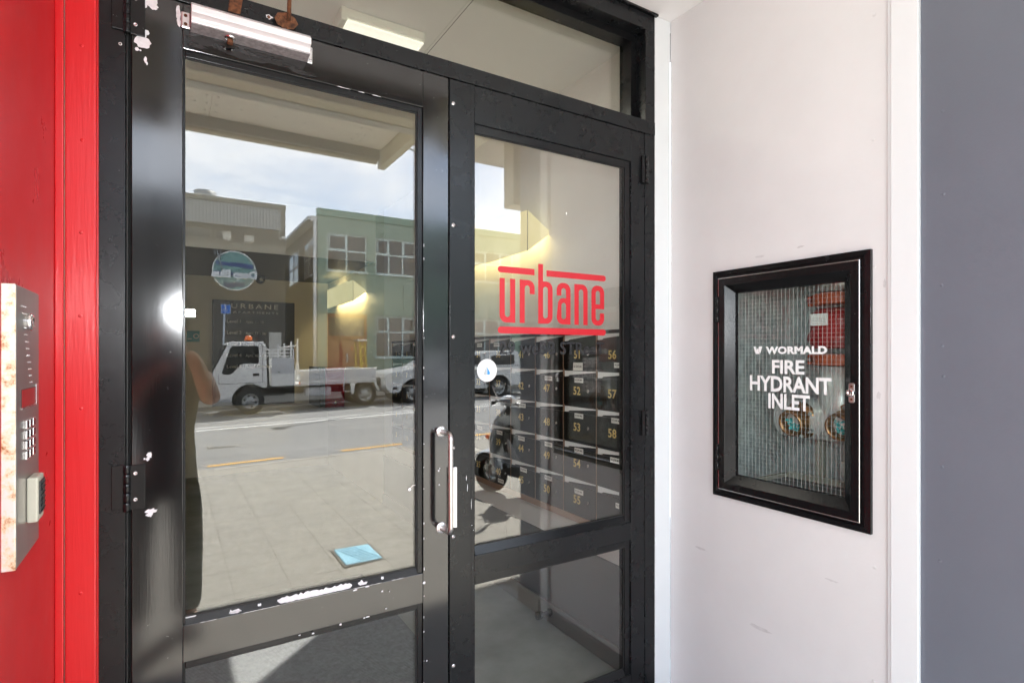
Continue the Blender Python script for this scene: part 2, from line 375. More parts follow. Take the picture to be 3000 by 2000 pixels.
def strip(name, m, x0, x1, y0, y1, label, cat, group=None, zf=road_z, dz=.005, n=8):
    mb = MB(); vs = []
    for i in range(n+1):
        x = x0+(x1-x0)*i/n; vs += [(x, y0, zf(x, y0)+dz), (x, y1, zf(x, y1)+dz)]
    mb.add(vs, [(2*i, 2*i+2, 2*i+3, 2*i+1) for i in range(n)])
    o = mb.build(name, m); o.parent = road; return o
strip('road_marking', 'road_white', -30, 30, -9.93, -9.80, '', '')
strip('road_marking', 'road_white', -30, 30, -10.40, -10.30, '', '')
for x0 in (-3.6, -1.7, .42, 2.2, 4.1, 6.0): strip('road_marking', 'road_yellow', x0, x0+.96, -5.36, -5.26, '', '')
mh = thing('access_cover', (.75, -7.15, road_z(.75, -7.15)), 'small pale rectangular access cover set in the road', 'access cover')
MB().box(.52, .98, -7.28, -7.02, road_z(.75, -7.15)-.03, road_z(.75, -7.15)+.012).build('frame', 'kerb', mh, .003)
MB().box(.56, .94, -7.25, -7.05, road_z(.75, -7.15)+.013, road_z(.75, -7.15)+.018).build('lid', 'asphalt', mh)
bc = thing('utility_cover', (1.15, -.76, foot_z(1.15)), 'bright blue ribbed utility cover in the footpath near the door', 'utility cover')
zc = foot_z(1.15)
lid = MB().box(1.02, 1.28, -.95, -.60, zc-.02, zc+.012).build('lid', 'cover_blue', bc, .012)
mb = MB()
for k in range(-8, 9):
    x = 1.15+k*.03
    for s in (1, -1):
        a, b = max(-.34/2, -.17), .17
        p0 = Vector((x-.05*s, -.775-.15, zc+.014)); p1 = Vector((x+.05*s, -.775+.15, zc+.014))
        if min(p0.x, p1.x) > 1.035 and max(p0.x, p1.x) < 1.265: mb.tube([p0, p1], .0025, 4, False)
mb.build('rib', 'cover_blue', lid)
MB().box(1.005, 1.295, -.965, -.585, zc-.03, zc+.004).build('frame', 'paving_joint', bc)
struct(box('recess_floor', 'concrete_light', None, -.26, 1.78, .26, 1.66, FL-.06, FL))
struct(box('lobby_floor', 'concrete_dark', None, -.6, 2.0, 1.66, 7.6, FL-.06, FL-.001))

# ================================================================== entrance: walls of the recess
CE = 1.35
# red side wall
rw = thing('side_wall', (-.32, .9, FL), 'glossy red side wall of the entrance, left of the doors', 'wall')
box('wall_panel', 'red_wall', rw, -.42, -.2186, .53, 1.585, FL, CE+.3)
box('inner_bead', 'red_gloss', rw, -.2186, -.2035, 1.572, 1.585, FL, CE, .002)
rp = thing('door_post', (-.18, 1.6, FL), 'glossy red timber post between red wall and black door frame', 'post')
post = box('post', 'red_gloss', rp, -.2035, -.1465, 1.592, 1.72, FL, CE, .003)
nl = [(x, z) for x, z in [(-.172, .485), (-.174, .275), (-.1755, .085), (-.1735, -.125), (-.1745, -.545), (-.173, .7), (-.1745, -.8)]]
for x, z in nl: MB().lathe([(.0042, 0), (.0040, .0008), (.0022, .0014), (0, .0015)], (x, 1.5925, z), (0,-1,0), 12).build('filled_nail_head', 'red_gloss', post)
box('scribe_strip', 'red_gloss', rp, -.1465, -.1425, 1.605, 1.66, FL, CE)
# pink return wall with cabinet opening
wr = thing('return_wall', (1.9, 1.2, FL), 'off white painted return wall holding the fire hydrant cabinet', 'wall')
mb = MB(); y0, y1 = .789, 1.60
CY0, CY1, CZ0, CZ1 = .850, 1.365, -.507, .285
for a, b, c, d in ((y0, CY0, FL, CE), (CY1, y1, FL, CE), (CY0, CY1, FL, CZ0), (CY0, CY1, CZ1, CE)):
    mb.box(1.74, 1.80, a, b, c, d)
mb.build('wall_lining', 'wall_pink', wr)
box('wall_base', 'skirting_grey', wr, 1.722, 1.74, .79, 1.598, FL, FL+.07, .003)
for y, z in ((.83, 1.3), (.83, .98), (.832, .62), (.828, .25), (.83, -.62), (.83, -.95)):
    MB().lathe([(.006, 0), (.005, .0007), (0, .0009)], (1.7405, y+random.uniform(-.004, .004), z), (-1,0,0), 10).build('filled_nail_head', 'wall_pink', wr)
for i, (y, z, ry, rz, t_) in enumerate(((1.20, .335, .02, .004, .3), (1.05, .345, .012, .003, .1), (.80, .20, .004, .012, 0), (.815, -.12, .006, .010, 0), (1.45, -.75, .03, .004, 0), (1.20, -.95, .04, .006, 0), (.95, -.70, .018, .003, .2))):
    poly_mb(blob(0, 0, ry, rz, 14, .4), [], '-X', (1.74, y, z), .0004+.00005*i).build('scuff_mark', 'scuff', wr)
ct = thing('corner_trim', (1.74, .75, FL), 'white painted timber trim between off white wall and grey wall', 'trim')
box('board', 'trim_white', ct, 1.727, 1.80, .711, .780, FL, CE+.25, .002)
box('bead', 'trim_white', ct, 1.732, 1.80, .781, .789, FL, CE+.25, .0015)
pg = thing('pier', (1.9, .6, FL), 'dark grey painted pier at the right edge', 'wall')
box('pier_lining', 'wall_grey', pg, 1.74, 2.3, .487, .710, FL-.1, 4.2)
box('plinth', 'kerb', pg, 1.72, 1.74, .487, .705, FL-.1, FL+.09, .004)
for z in (.64, .42, .18, -.06, -.3, .02, -.55): MB().lathe([(.005, 0), (.004, .0007), (0, .0009)], (1.7405, .665+random.uniform(-.008, .008), z), (-1,0,0), 10).build('filled_nail_head', 'wall_grey', pg)
jt = thing('jamb_trim', (1.7, 1.6, FL), 'narrow white jamb board between black door frame and return wall', 'trim')
box('board', 'trim_white', jt, 1.652, 1.737, 1.600, 1.70, FL, CE, .0015)
box('sealant_line', 'gap_dark', jt, 1.7372, 1.7398, 1.604, 1.70, FL, CE)
# building above and beside the recess
bf = thing('own_building', (0, 1.2, FL), 'building front above and beside the glazed entrance', 'building')
box('upper_wall', 'wall_grey', bf, -8, 10, .50, .75, CE+.32, 7.5)
box('side_front', 'red_wall', bf, -8, -.42, .53, 1.0, FL-.2, CE+.32)
box('other_front', 'wall_grey', bf, 2.3, 10, .487, 1.0, FL-.2, CE+.32)
box('lobby_shell', 'lobby_dark', bf, -.75, 2.2, 7.6, 7.7, FL-.2, 2.0)
box('lobby_roof', 'lobby_dark', bf, -.75, 2.2, 1.76, 7.6, 1.50, 1.60)
rc = struct(box('recess_ceiling', 'ceiling_white', None, -.42, 1.80, .52, 1.72, CE+.001, CE+.30))
box('ceiling_joint', 'gap_dark', rc, .971, .974, .60, 1.599, CE-.0004, CE+.001)

# ================================================================== door frame
G = 1.614                                   # glass plane
df = thing('door_frame', (.75, 1.62, FL), 'black aluminium entrance frame with a long glazed transom', 'door frame')
box('jamb', 'black_satin', df, -.1425, -.0915, 1.60, 1.70, FL, .8685, .0012)
box('jamb', 'black_satin', df, 1.597, 1.650, 1.60, 1.75, FL, .8685, .0012)
box('rebate', 'gap_dark', df, -.0915, -.079, 1.622, 1.69, FL, .868)
box('rebate', 'gap_dark', df, 1.586, 1.597, 1.635, 1.69, FL, .868)
box('draught_seal', 'rubber', df, -.0905, -.0865, 1.606, 1.63, FL, .866, .001)
box('transom_bar', 'black_satin', df, -.1425, 1.650, 1.598, 1.75, .869, .921, .0012)
box('transom_jamb', 'black_satin', df, 1.600, 1.650, 1.60, 1.75, .9212, 1.2795, .0012)
box('transom_jamb', 'black_satin', df, -.1425, -.0915, 1.60, 1.75, .9212, 1.2795, .0012)
box('head', 'black_satin', df, -.1425, 1.650, 1.60, 1.75, 1.28, 1.349, .0012)
box('head_flashing', 'black_frame', df, -.1425, 1.657, 1.585, 1.60, 1.341, 1.349, .001)
box('bead', 'black_frame', df, 1.570, 1.600, 1.652, 1.70, .9212, 1.2795, .001)
box('bead', 'black_frame', df, -.0915, 1.5698, 1.652, 1.70, 1.25, 1.2795, .001)
box('bead', 'black_frame', df, -.0915, 1.5698, 1.652, 1.70, .9213, .9325, .001)
box('transom_pane', 'transom_glass', df, -.0915, 1.598, 1.702, 1.708, .922, 1.279)
# ------------------------------------------------------------------ door leaves
def screw(parent, p, ax, r=.004, m='steel'):
    o = MB().lathe([(r, 0), (r*.96, r*.25), (r*.55, r*.42), (r*.5, r*.2), (0, r*.2)], p, ax, 14).build('screw', m, parent); return o
def leaf(name, label, x0, x1, stl, str_, ztop, zrail1, zrail2, pm, beadw, root_label_cat='door'):
    d = thing(name, ((x0+x1)/2, 1.62, FL), label, root_label_cat)
    a, b = x0+stl, x1-str_
    y0, y1 = 1.600, 1.645
    box('stile', pm, d, x0, a, y0, y1, FL+.006, .8660, .0012)
    box('stile', pm, d, b, x1, y0, y1, FL+.006, .8660, .0012)
    box('top_rail', pm, d, a+.0006, b-.0006, y0+.0004, y1, ztop, .8660, .001)
    box('middle_rail', pm, d, a+.0006, b-.0006, y0+.0004, y1, zrail2, zrail1, .001)
    box('bottom_rail', pm, d, a+.0006, b-.0006, y0+.0004, y1, FL+.006, FL+.19, .001)
    bw = beadw
    for (za, zb) in ((zrail1, ztop), (FL+.19, zrail2)):
        box('bead', 'black_frame', d, b-bw, b, y0+.006, G, za, zb, .001); box('seal', 'rubber', d, b-bw-.004, b-bw, y0+.010, G, za+bw, zb-bw)
        box('bead', 'black_frame', d, a, a+.006, y0+.008, G, za, zb, .001)
        box('bead', 'black_frame', d, a+.006, b-bw, y0+.006, G, zb-bw, zb, .001); box('seal', 'rubber', d, a+.006, b-bw-.004, y0+.010, G, zb-bw-.004, zb-bw)
        o = MB().add([(a+.006, y0+.004, za), (b-bw, y0+.004, za), (b-bw, G, za+bw), (a+.006, G, za+bw), (a+.006, G, za), (b-bw, G, za)], [(0,1,2,3),(0,4,5,1),(0,3,4),(1,5,2)]).build('sill_bead', 'black_frame', d)
        box('seal', 'rubber', d, a+.006, b-bw, G-.003, G, za+bw, za+bw+.004)
        box('pane', 'door_glass', d, a-.008, b+.008, G+.0005, G+.0065, za-.008, zb+.008)
    return d, a, b
dl, la, lb = leaf('glazed_door', 'left black glazed door with chipped paint and tubular pull handle', -.0795, .7450, .1045, .0845, .755, -.674, -.765, 'black_gloss', .0165)
dr, ra, rb = leaf('glazed_door', 'right black glazed door carrying the red urbane lettering', .7500, 1.5930, .0880, .0700, .7450, -.655, -.7215, 'black_satin', .0275)
# astragal seam, bolts on the right leaf
box('astragal_seam', 'gap_dark', dr, .8255, .8265, 1.5994, 1.601, FL+.006, .866)
for z in [.842-.155, .463, .2085, -.047, -.33+.03, -.545-.015, -.93, -1.25]: pass
for py in (281, 648, 985, 1320, 1588, 1977):
    z = (1035-py)/1631*1.71
    bo = MB().lathe([(.0062, 0), (.0062, .0015), (.0058, .002), (.003, .002), (.003, .0045), (.0024, .0052), (0, .0052)], (.7625, 1.5998, z), (0,-1,0), 18).build('bolt', 'steel', dr)
# strike guard on right leaf
box('strike_guard', 'aluminium', dr, .7440, .7700, 1.588, 1.5995, -.548, -.358, .001)
# lettering on the glass
lt = MB(); st = .0205; w = .0618; h = .149; r = .024; ri = .0105
def rr(x): return x
def letter(ch, x):
    ro, rin = w/2*.86, (w-2*st)/2
    if ch == 'u': return ([(0,h),(0,ro)]+arc(ro, ro, ro, 180, 270)+[(w,0),(w,h),(w-st,h)]+[(w-st, rin+st*.9)]+arc(w/2, rin+st*.9, rin, 0, -180)+[(st,h)], [])
    if ch == 'r': return ([(0,0),(0,h),(w-ro,h)]+arc(w-ro, h-ro, ro, 90, 0)+[(w,h-.048),(w-st,h-.048)]+arc(w/2, h-st*.9-rin, rin, 0, 180)+[(st,0)], [])
    if ch == 'b': return ([(0,0),(0,.209),(st,.209),(st,h),(w-ro,h)]+arc(w-ro, h-ro, ro, 90, 0)+arc(w-ro, ro, ro, 0, -90), [arc(w/2, h-st*.9-rin, rin, 0, 180)+arc(w/2, st*.9+rin, rin, 180, 360)])
    if ch == 'a': return ([(w,0),(w,h-ro)]+arc(w-ro, h-ro, ro, 0, 90)+arc(ro, h-ro, ro, 90, 180)+[(0,h-.046),(st,h-.046)]+arc(w/2, h-st*.9-rin, rin, 180, 0)+[(w-st,.094),(ro,.094)]+arc(ro, .094-ro*.8, ro*.8, 90, 180)+[(0,ro)]+arc(ro, ro, ro, 180, 270),
            [arc(w/2, .078-rin, rin, 0, 180)+arc(w/2, st*.9+rin, rin, 180, 360)])
    if ch == 'n': return ([(0,0),(0,h),(w-ro,h)]+arc(w-ro, h-ro, ro, 90, 0)+[(w,0),(w-st,0)]+arc(w/2, h-st*.9-rin, rin, 0, 180)+[(st,0)], [])
    if ch == 'e': return ([(w,.062),(w,h-ro)]+arc(w-ro, h-ro, ro, 0, 90)+arc(ro, h-ro, ro, 90, 180)+arc(ro, ro, ro, 180, 270)+arc(w-ro, ro, ro, 270, 360)+[(w,.046),(w-st,.046)]+arc(w/2, st*.9+rin, rin, 0, -180)+[(st,.062)],
            [[(st,.079),(w-st,.079)]+arc(w/2, h-st*.9-rin, rin, 0, 180)])
GL = G+.0004
for ch, x in zip('urbane', (.9400, 1.0200, 1.0965, 1.1765, 1.2560, 1.3360)):
    o_, h_ = letter(ch, x); poly_mb(o_, h_, '-Y', (x, GL, .1045), .0006, lt)
def bar(x0, x1, z0, z1, l, r_):
    q = (z1-z0)/2; p = (arc(x0+q, (z0+z1)/2, q, 270, 90, 8) if l else [(x0, z0), (x0, z1)]) ; p = p[::-1] if False else p
    left = arc(x0+q, (z0+z1)/2, q, 270, 90, 8) if l else [(x0, z0), (x0, z1)]
    right = arc(x1-q, (z0+z1)/2, q, 90, -90, 8) if r_ else [(x1, z1), (x1, z0)]
    poly_mb(left+right, [], '-Y', (0, GL, 0), .0006, lt)
bar(.933, 1.081, .272, .2936, True, False); bar(1.132, 1.406, .272, .2936, False, True); bar(.933, 1.406, .0675, .0905, True, True)
lt.build('urbane_lettering', 'letter_red', dr)
text_mb('29 weBB STReeT', '-Y', (1.169, GL, .019), .458, .046, .018, 1.02).build('street_address_lettering', 'letter_dark', dr)
def disc(o, r, face, lift, n=32): return poly_mb(arc(0, 0, r, 0, 360-360/n, n-1), [], face, o, lift)
stk = disc((.892, GL, -.056), .0375, '-Y', .0006).build('round_sticker', 'sticker_white', dr)
poly_mb(arc(0,0,.0352,0,354,59), [arc(0,0,.0342,0,354,59)], '-Y', (.892, GL, -.056), .0009).build('ring', 'sticker_grey', stk)
poly_mb([(-.014,-.012),(-.001,.018),(-.0005,-.016),(-.008,-.016)], [], '-Y', (.892, GL, -.056), .0009).build('grey_sail', 'sticker_grey', stk)
poly_mb([(.0005,.012),(.0115,-.008),(.0095,-.0155),(.0005,-.014)], [], '-Y', (.892, GL, -.056), .0009).build('blue_sail', 'sticker_blue', stk)
mb = MB()
for s, a0, a1, top in (('This property is', 150, 30, True), ('protected by', 215, 325, False)):
    n = len(s)
    for i, ch in enumerate(s):
        if ch == ' ': continue
        a = R(a0+(a1-a0)*i/(n-1)); vs, fs = text_flat(ch); k = .0062; cxm = (min(v[0] for v in vs)+max(v[0] for v in vs))/2
        er = Vector((math.cos(a), 0, math.sin(a))); et = Vector((math.sin(a), 0, -math.cos(a)))
        if not top: er, et = -er, -et
        base = Vector((.892, GL-.0009, -.056))+Vector((math.cos(a), 0, math.sin(a)))*(.0275 if top else .0315)
        mb.add([base+et*((v[0]-cxm)*k)+er*(v[1]*k) for v in vs], fs)
mb.build('sticker_text', 'text_grey', stk)
# pull handle
hb = MB(); X, Z0, Z1, YH = .7215, -.2440, -.5440, 1.532
pts = [(X, 1.600, Z0)]
for i in range(7): a = R(90*i/6); pts.append((X, YH+.02-.02*math.sin(a), Z0-.02+.02*math.cos(a)))
for i in range(7): a = R(90*i/6); pts.append((X, YH+.02-.02*math.cos(a), Z1+.02-.02*math.sin(a)))
pts.append((X, 1.600, Z1))
han = hb.tube(pts, .0085, 16).build('pull_handle', 'steel_brushed', dl)
for z in (Z0, Z1):
    ro = MB().lathe([(.0175, 0), (.0175, .002), (.0165, .0032), (0, .0032)], (X, 1.6, z), (0,-1,0), 28).build('rose', 'aluminium', han)
    for a in (90, 210, 330): screw(han, (X+.0125*math.cos(R(a)), 1.5968, z+.0125*math.sin(R(a))), (0,-1,0), .0026)
for x, z, r in ((.7115, -.365, .003), (.7155, -.3705+.012, .002), (.714, -.409, .0022)): disc((x, 1.5994, z), r, '-Y', .0003, 10).build('paint_chip', 'chip_white', dl)
# hinges
def hinge(d, xc, zc_, hgt, side, scr=True):
    z0, z1 = zc_-hgt/2, zc_+hgt/2
    h_ = box('hinge', 'black_frame', d, xc-.030 if side < 0 else xc-.0035, xc-.004 if side < 0 else xc+.004, 1.5945, 1.5995, z0+.004, z1, .0012)
    if side < 0: box('hinge_plate', 'black_frame', h_, xc+.005, xc+.036, 1.5945, 1.5995, z0, z1-.002, .0012)
    k = MB(); n = 5
    for i in range(n):
        a = z0-.002+(z1-z0+.004)*i/n; b = a+(z1-z0+.004)/n-.0012; k.lathe([(.0072, 0), (.0078, .0008), (.0078, b-a-.0008), (.0072, b-a)], (xc, 1.5925, a), (0,0,1), 18)
    k.build('knuckle', 'black_frame', h_)
    if scr and side < 0:
        for z in (zc_+hgt*.3, zc_-hgt*.28): screw(h_, (xc+.0165, 1.5948, z), (0,-1,0), .0048)
    return h_
hinge(dl, -.0885, -.3165, .107, -1); hinge(dl, -.0885, .8100, .107, -1); hinge(dl, -.0885, -1.33, .107, -1)
for zc_, hg in ((.722, .105), (-.2725, .098)):
    h_ = box('hinge', 'black_frame', dr, 1.573, 1.589, 1.590, 1.5995, zc_-hg/2, zc_+hg/2, .001)
    k = MB()
    for i in range(5):
        a = zc_-hg/2+hg*i/5; k.lathe([(.0065, 0), (.0065, hg/5-.001)], (1.595, 1.590, a), (0,0,1), 14)
    k.build('knuckle', 'black_frame', h_)
    box('hinge_plate', 'black_frame', h_, 1.600, 1.612, 1.592, 1.5995, zc_-hg/2, zc_+hg/2, .001)
# paint chips and wear on the left leaf (bare metal patches)
CHIP = [0]
def chips(parent, lst, y, m='chip_white', j=.28, n=18):
    for x, z, rx, rz in lst: CHIP[0] = (CHIP[0]+1) % 9; poly_mb(blob(x, z, rx, rz, n, j), [], '-Y', (0, y, 0), .0003+.00008*CHIP[0]).build('paint_chip', m, parent)
chips(dl, [(-.0580, .7460, .0165, .0150), (-.0600, .7640, .0115, .0110), (-.0500, .7700, .0060, .0065), (-.0690, .7250, .0042, .0042), (-.0620, .7240, .0022, .0020), (-.0520, .7040, .0030, .0080), (-.0490, .6960, .0018, .0040)], 1.5998, j=.14)
chips(dl, [(-.0430, .8540, .0170, .0200), (-.0360, .8380, .0095, .0085), (-.0530, .8360, .0050, .0080)], 1.5998, j=.16)
chips(dl, [(-.0445, -.2440, .0055, .0080), (-.0475, -.2530, .0035, .0048), (-.0540, -.2530, .0020, .0024), (-.0405, -.3795, .0110, .0062), (-.0430, -.3865, .0075, .0058)], 1.5998, j=.35)
chips(dl, [(.0155, .836, .0045, .020), (.0165, .815, .004, .011)], 1.5998, j=.3)
def strip_chip(x0, x1, z0, z1, y, seed, j=.25, y2=None):
    rnd = random.Random(seed); n = max(8, int((x1-x0)/.006)); dz = z1-z0; up = []; lo = []
    for i in range(n+1):
        x = x0+(x1-x0)*i/n; e = min(1, min(i, n-i)/2+.35)
        up.append((x, z1-dz*(1-e)*.5-rnd.uniform(0, j)*dz)); lo.append((x, z0+dz*(1-e)*.5+rnd.uniform(0, j*.25)*dz))
    return lo+up[::-1]
# the long bare strip on the top arris of the middle rail
def sill_chip(x0, x1, a, b, seed, j=.3):   # a,b 0..1 across the sloped bead
    p = strip_chip(x0, x1, a, b, 0, seed, j); zr = -.674; bw = .0165; dY = G-1.604
    n = Vector((0, -bw, dY)).normalized() if False else Vector((0, -.8, .6))
    mb = MB(); vs = [Vector((x, 1.604+dY*t, zr+bw*t))+Vector((0, -.0004, .0004)) for x, t in p]; mb.add(vs, [tuple(range(len(vs)))]); mb.build('paint_chip', 'chip_white', dl)
sill_chip(.245, .445, .02, .95, 1); sill_chip(.128, .157, .05, .75, 2, .5); sill_chip(.462, .490, .1, .9, 3, .6); sill_chip(.196, .205, .3, .7, 4); sill_chip(.531, .539, .3, .8, 5); sill_chip(.03, .055, .75, 1.0, 15)
for x0, x1, s in ((.157, .25, 6), (.445, .53, 7), (.06, .10, 8), (.558, .60, 9)):
    poly_mb(strip_chip(x0, x1, -.6752, -.6738, 0, s, .6), [], '-Y', (0, 1.6, 0), .0003).build('paint_chip', 'chip_white', dl)
chips(dl, [(.452, -.679, .006, .0022), (.486, -.6765, .007, .0018), (.531, -.700, .0028, .0028), (.663, -.703, .0042, .0042), (.5525, -.705, .0012, .0016), (.672, -.945, .0018, .0022), (.335, -.7725, .0035, .002), (.410, -.7665, .0035, .0030), (.4880, -.764, .0055, .0020), (.478, -.7655, .003, .0018), (.543, -.7535, .002, .0018), (.300, -.768, .003, .0012)], 1.5992, j=.25, n=14)
# scattered chip line down the inner edge of the right stile
rnd = random.Random(11)
for z in [.33, .29, .07, .055, -.05, -.085, -.28, -.35, -.41, -.52, -.57, -.66, -.67, -.74, -.80, -.86, -.95, -1.02]:
    chips(dl, [(.6618+rnd.uniform(0, .0015), z+rnd.uniform(-.01, .01), .0009, rnd.uniform(.0012, .006))], 1.5994, j=.3, n=8)
chips(dr, [(.826, -.485, .0008, .016), (.812, -.43, .0008, .012), (.808, -.40, .001, .009), (.8335, -.57, .0012, .0014), (.828, -.553, .0025, .001)], 1.5992, j=.2, n=10)
for x0, x1, s in ((.03, .05, 21), (.40, .44, 22), (.46, .48, 23), (.50, .53, 24)): poly_mb(strip_chip(x0, x1, .7535, .7558, 0, s, .6), [], '-Y', (0, 1.6, 0), .0004).build('paint_chip', 'chip_white', dl)
# corroded area of the top rail under the closer
for i, (x, z, rx, rz) in enumerate(((.075, .785, .035, .012), (.16, .772, .06, .008), (.25, .778, .05, .007), (.31, .768, .035, .006), (.055, .768, .02, .006), (.21, .789, .04, .005), (.125, .790, .025, .006))):
    poly_mb(blob(x, z, rx, rz, 22, .3), [], '-Y', (0, 1.6, 0), .0002+.00006*i).build('corroded_patch', 'weathered_black', dl)
# white paint drip on left pane
disc((.622, G+.0004, -.415), .0048, '-Y', .0006, 14).build('paint_drip', 'white_mark', dl)
MB().tube([(.624, G-.001, -.411), (.632, G-.0012, -.404), (.650, G-.0012, -.404)], .0011, 6).build('paint_drip', 'white_mark', dl)
chips(dr, [(1.2195, .505, .0022, .0055), (1.388, .522, .0012, .0014)], G+.0004, 'white_mark', .1, 12)
# door closer on left leaf
dc = thing('door_closer', (.18, 1.56, .83), 'worn silver door closer with rusty arm above the left pane', 'door closer')
prof = [(-.046, .803), (-.046, .8145), (-.062, .8195), (-.062, .8365), (-.050, .8470), (-.012, .8530), (-.0006, .8530), (-.0006, .803)]
bd = MB(); x0, x1 = .042, .318
bd.prism([(p[0], p[1]) for p in prof], (x0, 1.6, 0), (0,1,0), (0,0,1), (1,0,0), x1-x0); bdy = bd.build('cover', 'aluminium_white', dc, .0012)
box('underside', 'aluminium_pitted', dc, .042, .318, 1.553, 1.5995, .7990, .8028)
bp = box('mounting_plate', 'aluminium', dc, .0215, .0418, 1.594, 1.5996, .8030, .8430, .003)
for z in (.834, .813): screw(bp, (.031, 1.5945, z), (0,-1,0), .0042, 'rust')
bp = box('mounting_plate', 'aluminium', dc, .3182, .3330, 1.594, 1.5996, .7960, .8420, .003)
for z in (.833, .806): screw(bp, (.3265, 1.5945, z), (0,-1,0), .0038)
sp = MB().lathe([(.0135, 0), (.0135, -.003), (.011, -.006), (.009, -.006)], (.128, 1.572, .7990), (0,0,1), 20).build('spindle_collar', 'chrome', dc)
box('spindle', 'rust', dc, .1215, .1345, 1.5655, 1.5785, .781, .7925, .002)
arm = MB().add([(.122,1.560,.856),(.150,1.560,.856),(.158,1.43,.93),(.132,1.43,.93),(.122,1.560,.862),(.150,1.560,.862),(.158,1.43,.936),(.132,1.43,.936)], [(3,2,1,0),(4,5,6,7),(0,1,5,4),(1,2,6,5),(2,3,7,6),(3,0,4,7)]).build('arm', 'rust', dc, .001)
fb = MB().prism(blob(0, 0, .030, .020, 8, .08), (.262, 1.585, .888), (1,0,0), (0,-.5,.866), (0,.866,.5), .004).build('fixing_bracket', 'rust', dc)
MB().tube([(.268, 1.575, .886), (.262, 1.53, .925), (.25, 1.47, .965)], .0055, 10).build('rod', 'rust', dc)
MB().lathe([(.0085, 0), (.0085, .012)], (.262, 1.53, .925), (-.2,-.6,.45), 12).build('rod_nut', 'rust', dc)
poly_mb(blob(.2225, .8925, .0085, .0062, 12, .35), [], '-Y', (0, 1.598, 0), .0004).build('torn_hole', 'chip_white', dc)
poly_mb(blob(.2215, .892, .0045, .0042, 12, .2), [], '-Y', (0, 1.598, 0), .0007).build('torn_hole', 'rust', dc)
# key hole at jamb and transom
MB().lathe([(.0036, 0), (.0036, .0006), (.002, .0006)], (-.1015, 1.5998, .728), (0,-1,0), 12, caps=False).build('drilled_hole', 'white_mark', df)
# ================================================================== fire hydrant cabinet
hc = thing('hydrant_cabinet', (1.78, 1.107, -.525), 'black framed fire hydrant cabinet with wired glass in the off white wall', 'cabinet')
HY0, HY1, HZ0, HZ1 = .832, 1.383, -.525, .303
def ring(prof, m, name, parent, bevel=.0006):
    mb = MB(); vs = []
    for ins, x in prof: vs += [(x, HY0+ins, HZ0+ins), (x, HY1-ins, HZ0+ins), (x, HY1-ins, HZ1-ins), (x, HY0+ins, HZ1-ins)]
    fs = [(i*4+k, i*4+(k+1) % 4, (i+1)*4+(k+1) % 4, (i+1)*4+k) for i in range(len(prof)-1) for k in range(4)]
    mb.add(vs, fs); return mb.build(name, m, parent, bevel)
ring([(0, 1.741), (0, 1.729), (.017, 1.727), (.019, 1.732), (.0265, 1.732), (.0268, 1.75)], 'black_frame', 'surround', hc)
hd = ring([(.0285, 1.760), (.0285, 1.724), (.0295, 1.723), (.054, 1.723), (.0555, 1.7245), (.0835, 1.748), (.085, 1.757), (.085, 1.764)], 'black_frame', 'cabinet_door', hc)
ring([(.0275, 1.7232), (.0288, 1.7222), (.0300, 1.7226)], 'steel', 'door_arris', hd, 0)
box('wired_pane', 'wired_glass', hd, 1.7575, 1.7635, .915, 1.300, -.442, .220)
mb = MB()
for i in range(28): y = .920+i*.0139; mb.tube([(1.7604, y, -.441), (1.7604, y, .219)], .0005, 4, False)
for i in range(47): z = -.436+i*.0139; mb.tube([(1.7608, .918, z), (1.7608, 1.298, z)], .0003, 4, False)
mb.build('wire_mesh', 'text_grey', hd, kind='stuff')
mb = MB(); XG = 1.7573
text_mb('WORMALD', '-X', (XG, 1.0790, .0108), .2110, .0262, .05, 1.05, mb=mb)
for p in ([(-.017,.0135),(-.008,.0135),(-.0065,-.0005),(-.0105,-.011)], [(.017,.0135),(.0035,.0135),(.0010,.001),(.0095,-.011)], [(-.0035,.0105),(.0075,-.0125),(-.0095,-.0125)]): poly_mb(p, [], '-X', (XG, 1.2150, .0108), .0006, mb)
text_mb('FIRE', '-X', (XG, 1.1040, -.0455), .1150, .0465, .028, .97, mb=mb)
text_mb('HYDRANT', '-X', (XG, 1.1030, -.1035), .2870, .0535, .028, .97, mb=mb)
text_mb('INLET', '-X', (XG, 1.1020, -.1620), .1460, .0520, .028, .97, mb=mb)
mb.build('lettering', 'letter_white', hd)
lk = MB().prism([(-.0085,-.026),(-.0045,-.029),(.0045,-.029),(.0085,-.026),(.0085,.026),(.0045,.029),(-.0045,.029),(-.0085,.026)], (1.7232, .8815, -.117), (0,1,0), (0,0,1), (-1,0,0), .0030).build('lock_plate', 'aluminium', hd, .0006)
MB().lathe([(.0115, 0), (.0115, .006), (.0095, .0075), (.006, .0075), (.005, .006), (0, .006)], (1.7202, .8835, -.117), (-1,0,0), 20).build('lock_barrel', 'chrome', hd)
for z in (-.098, -.136): screw(hd, (1.7202, .8815, z), (-1,0,0), .0035, 'rust')
for z in (.1615, -.382):
    k = MB()
    for i in range(3): k.lathe([(.0055, 0), (.0055, .0305)], (1.7215, 1.3575, z-.047+i*.0318), (0,0,1), 14)
    k.build('hinge', 'black_frame', hd)
